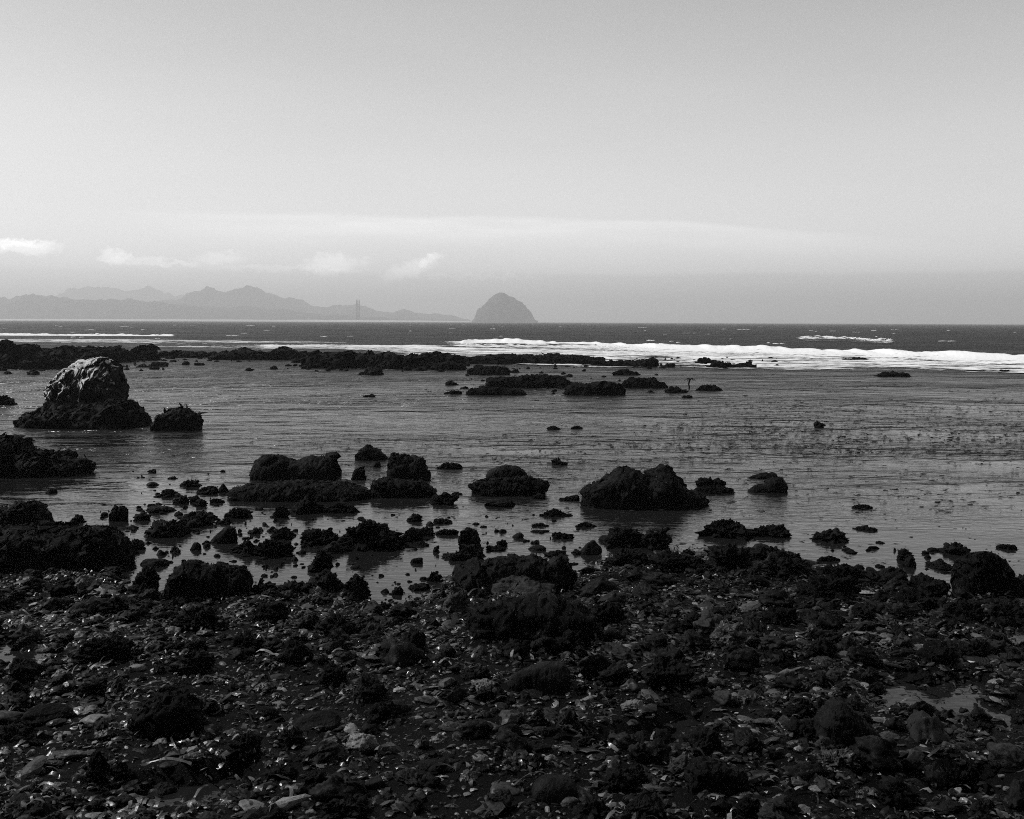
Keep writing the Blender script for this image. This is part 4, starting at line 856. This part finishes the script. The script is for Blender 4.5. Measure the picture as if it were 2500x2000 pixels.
# ------------------------------------------------------------------ shingle: the loose small stones
rg = np.random.default_rng(77)
def scatter(n, ymin, ymax):
    y = np.sqrt(rg.uniform(ymin ** 2, ymax ** 2, n)); x = rg.uniform(-.66, .66, n) * y
    return x, y
def pebble_mass(name, n, smin, smax, lev, label, seed, tones, alpha=2.2, zlim=-.10, patchy=0.0, flat=(.16, .48), kinds=('slab', 'angular', 'smooth', 'craggy'), m=None):
    x, y = scatter(n, 5.6, 19.5)
    z = terrain(x, y); ok = z > zlim
    ys = np.interp(x, _sh[:, 0], _sh[:, 1])
    ok &= (y < ys + .9)
    dry = z > .0
    ok &= dry | (rg.uniform(size=n) < .7)
    pt = vn(np.stack([x * .55, y * .8, x * 0], 1), 63) + .5 * vn(np.stack([x * 1.6, y * 2.1, x * 0], 1), 64)
    ok &= rg.uniform(size=len(x)) < np.clip(.72 + patchy * pt, .12, 1)
    x, y, z = x[ok], y[ok], z[ok]; n = len(x)
    u = rg.uniform(size=n); s = (smin ** -alpha + u * (smax ** -alpha - smin ** -alpha)) ** (-1 / alpha)
    v0, f0 = ico(lev)
    k = len(v0)
    # a pool of shapes, each stone uses one with its own stretch and turn
    pool = np.stack([rock_unit(900 + seed * 40 + i, lev, kinds[i % len(kinds)])[0] for i in range(32)])
    if lev > 2: pool = np.stack([p_ + cells(p_, 16, 60 + i, (1, 1, 1.5)) * .10 + fbm(p_ * 4 + i, i, 3)[:, None] * p_ * .10 for i, p_ in enumerate(pool)])
    V = pool[rg.integers(0, 32, n)]
    sc = np.stack([s * rg.uniform(.8, 1.5, n), s * rg.uniform(.6, 1.0, n), s * rg.uniform(*flat, n)], 1)
    V = V * sc[:, None, :] * .5
    tx, ty, tz_ = rg.normal(0, .20, n), rg.normal(0.05, .20, n), rg.uniform(0, 6.283, n)
    def rot(V, a, i, j):
        c, s_ = np.cos(a)[:, None], np.sin(a)[:, None]
        Vi, Vj = V[:, :, i] * c - V[:, :, j] * s_, V[:, :, i] * s_ + V[:, :, j] * c
        V[:, :, i], V[:, :, j] = Vi, Vj
        return V
    V = rot(V, tz_, 0, 1); V = rot(V, tx, 1, 2); V = rot(V, ty, 0, 2)
    V = V + np.stack([x, y, z + sc[:, 2] * rg.uniform(.1, .45, n)], 1)[:, None, :]
    F = (f0[None] + (np.arange(n) * k)[:, None, None]).reshape(-1, 3)
    tone = rg.choice(tones[0], n, p=tones[1]) * rg.uniform(.6, 1.4, n)
    return tag(link(name, mesh_np(name, V.reshape(-1, 3), F, smooth=lev > 1, attr={'tone': np.repeat(tone, k)}), m or M_SHINGLE), label, None, None, 'stuff')
T = ((.003, .010, .04, .13, .34), (.60, .20, .105, .07, .025))
pebble_mass('shingle', 34000, .03, .09, 0, 'loose dark and grey pebbles covering the beach', 1, T)
pebble_mass('cobbles', 14500, .075, .30, 1, 'loose flat cobbles and broken slabs lying over the pebbles', 2, ((.002, .009, .045, .12, .18), (.64, .18, .09, .065, .025)), alpha=2.3, patchy=.75, flat=(.12, .42))
pebble_mass('broken_rock', 1500, .17, .42, 3, 'dark broken rock lying thickly between the boulders', 6, ((.002, .005, .012, .02), (.6, .25, .1, .05)), alpha=2.4, patchy=.5, zlim=-.01, flat=(.45, .85), kinds=('angular', 'craggy'), m=M_SHARD)
pebble_mass('gravel', 34000, .012, .035, 0, 'fine gravel and shell grit between the stones', 3, ((.004, .012, .08, .4), (.64, .21, .10, .05)), zlim=-.05, patchy=-.8)

# ------------------------------------------------------------------ wrack: torn weed lying over the beach
rg = np.random.default_rng(31)
cl = 900; cx_, cy_ = scatter(cl, 5.8, 18.5)
per = 13
x = np.repeat(cx_, per) + rg.normal(size=cl * per) * .16; y = np.repeat(cy_, per) + rg.normal(size=cl * per) * .12
ysx = np.interp(x, _sh[:, 0], _sh[:, 1]); ok = y < ysx + .4; x, y = x[ok], y[ok]
z = np.maximum(terrain(x, y), -.01) + rg.uniform(.01, .06, len(x))
P = np.stack([x, y, z], 1)
V, F = blades(P, np.tile([[0, 0, 1.0]], (len(P), 1)), .085, rg, droop=1.1, seg=3, width=.17, curl=.9)
tone = rg.choice((.005, .02, .06, .16), len(P), p=(.72, .15, .09, .04))
tag(link('wrack', mesh_np('wrack', V, F, attr={'tone': np.repeat(tone, 8)}), M_WRACK), 'torn wet seaweed strewn over the shingle', None, None, 'stuff')

rg = np.random.default_rng(35)
x, y = scatter(420, 5.8, 16.5); ok = y < np.interp(x, _sh[:, 0], _sh[:, 1]); x, y = x[ok], y[ok]
P = np.stack([x, y, np.maximum(terrain(x, y), 0) + .07], 1)
V, F = blades(P, np.tile([[0, 0, 1.0]], (len(P), 1)), .30, rg, droop=1.5, seg=8, width=.035, curl=1.6)
V[:, 2] = np.maximum(V[:, 2], np.maximum(terrain(V[:, 0], V[:, 1]), 0) + .03 + .03 * rg.uniform(size=len(V)))
tag(link('kelp_strands', mesh_np('kelp_strands', V, F, attr={'tone': np.repeat(rg.choice((.004, .02, .10, .3), len(P), p=(.6, .2, .13, .07)), 18)}), M_WRACK), 'thin stranded kelp stems curling over the stones', None, None, 'stuff')

# ------------------------------------------------------------------ the air
m = bpy.data.materials.new('haze air'); m.use_nodes = True; nt = m.node_tree; nt.nodes.clear()
vo = nt.nodes.new('ShaderNodeVolumePrincipled'); vo.inputs['Color'].default_value = (.99, .99, .99, 1); vo.inputs['Density'].default_value = 1.7e-4; vo.inputs['Anisotropy'].default_value = .2
oo = nt.nodes.new('ShaderNodeOutputMaterial'); nt.links.new(vo.outputs[0], oo.inputs['Volume'])
x0, x1, y0, y1, z0, z1 = -22000, 22000, -6000, 22000, -8.0, 480.0
V = [(x, y, z) for z in (z0, z1) for y in (y0, y1) for x in (x0, x1)]
F = [[0, 2, 3, 1], [4, 5, 7, 6], [0, 1, 5, 4], [2, 6, 7, 3], [0, 4, 6, 2], [1, 3, 7, 5]]
tag(link('haze', mesh_np('haze', V, F, smooth=False), m), 'thin sea haze over the whole bay', None, None, 'stuff')
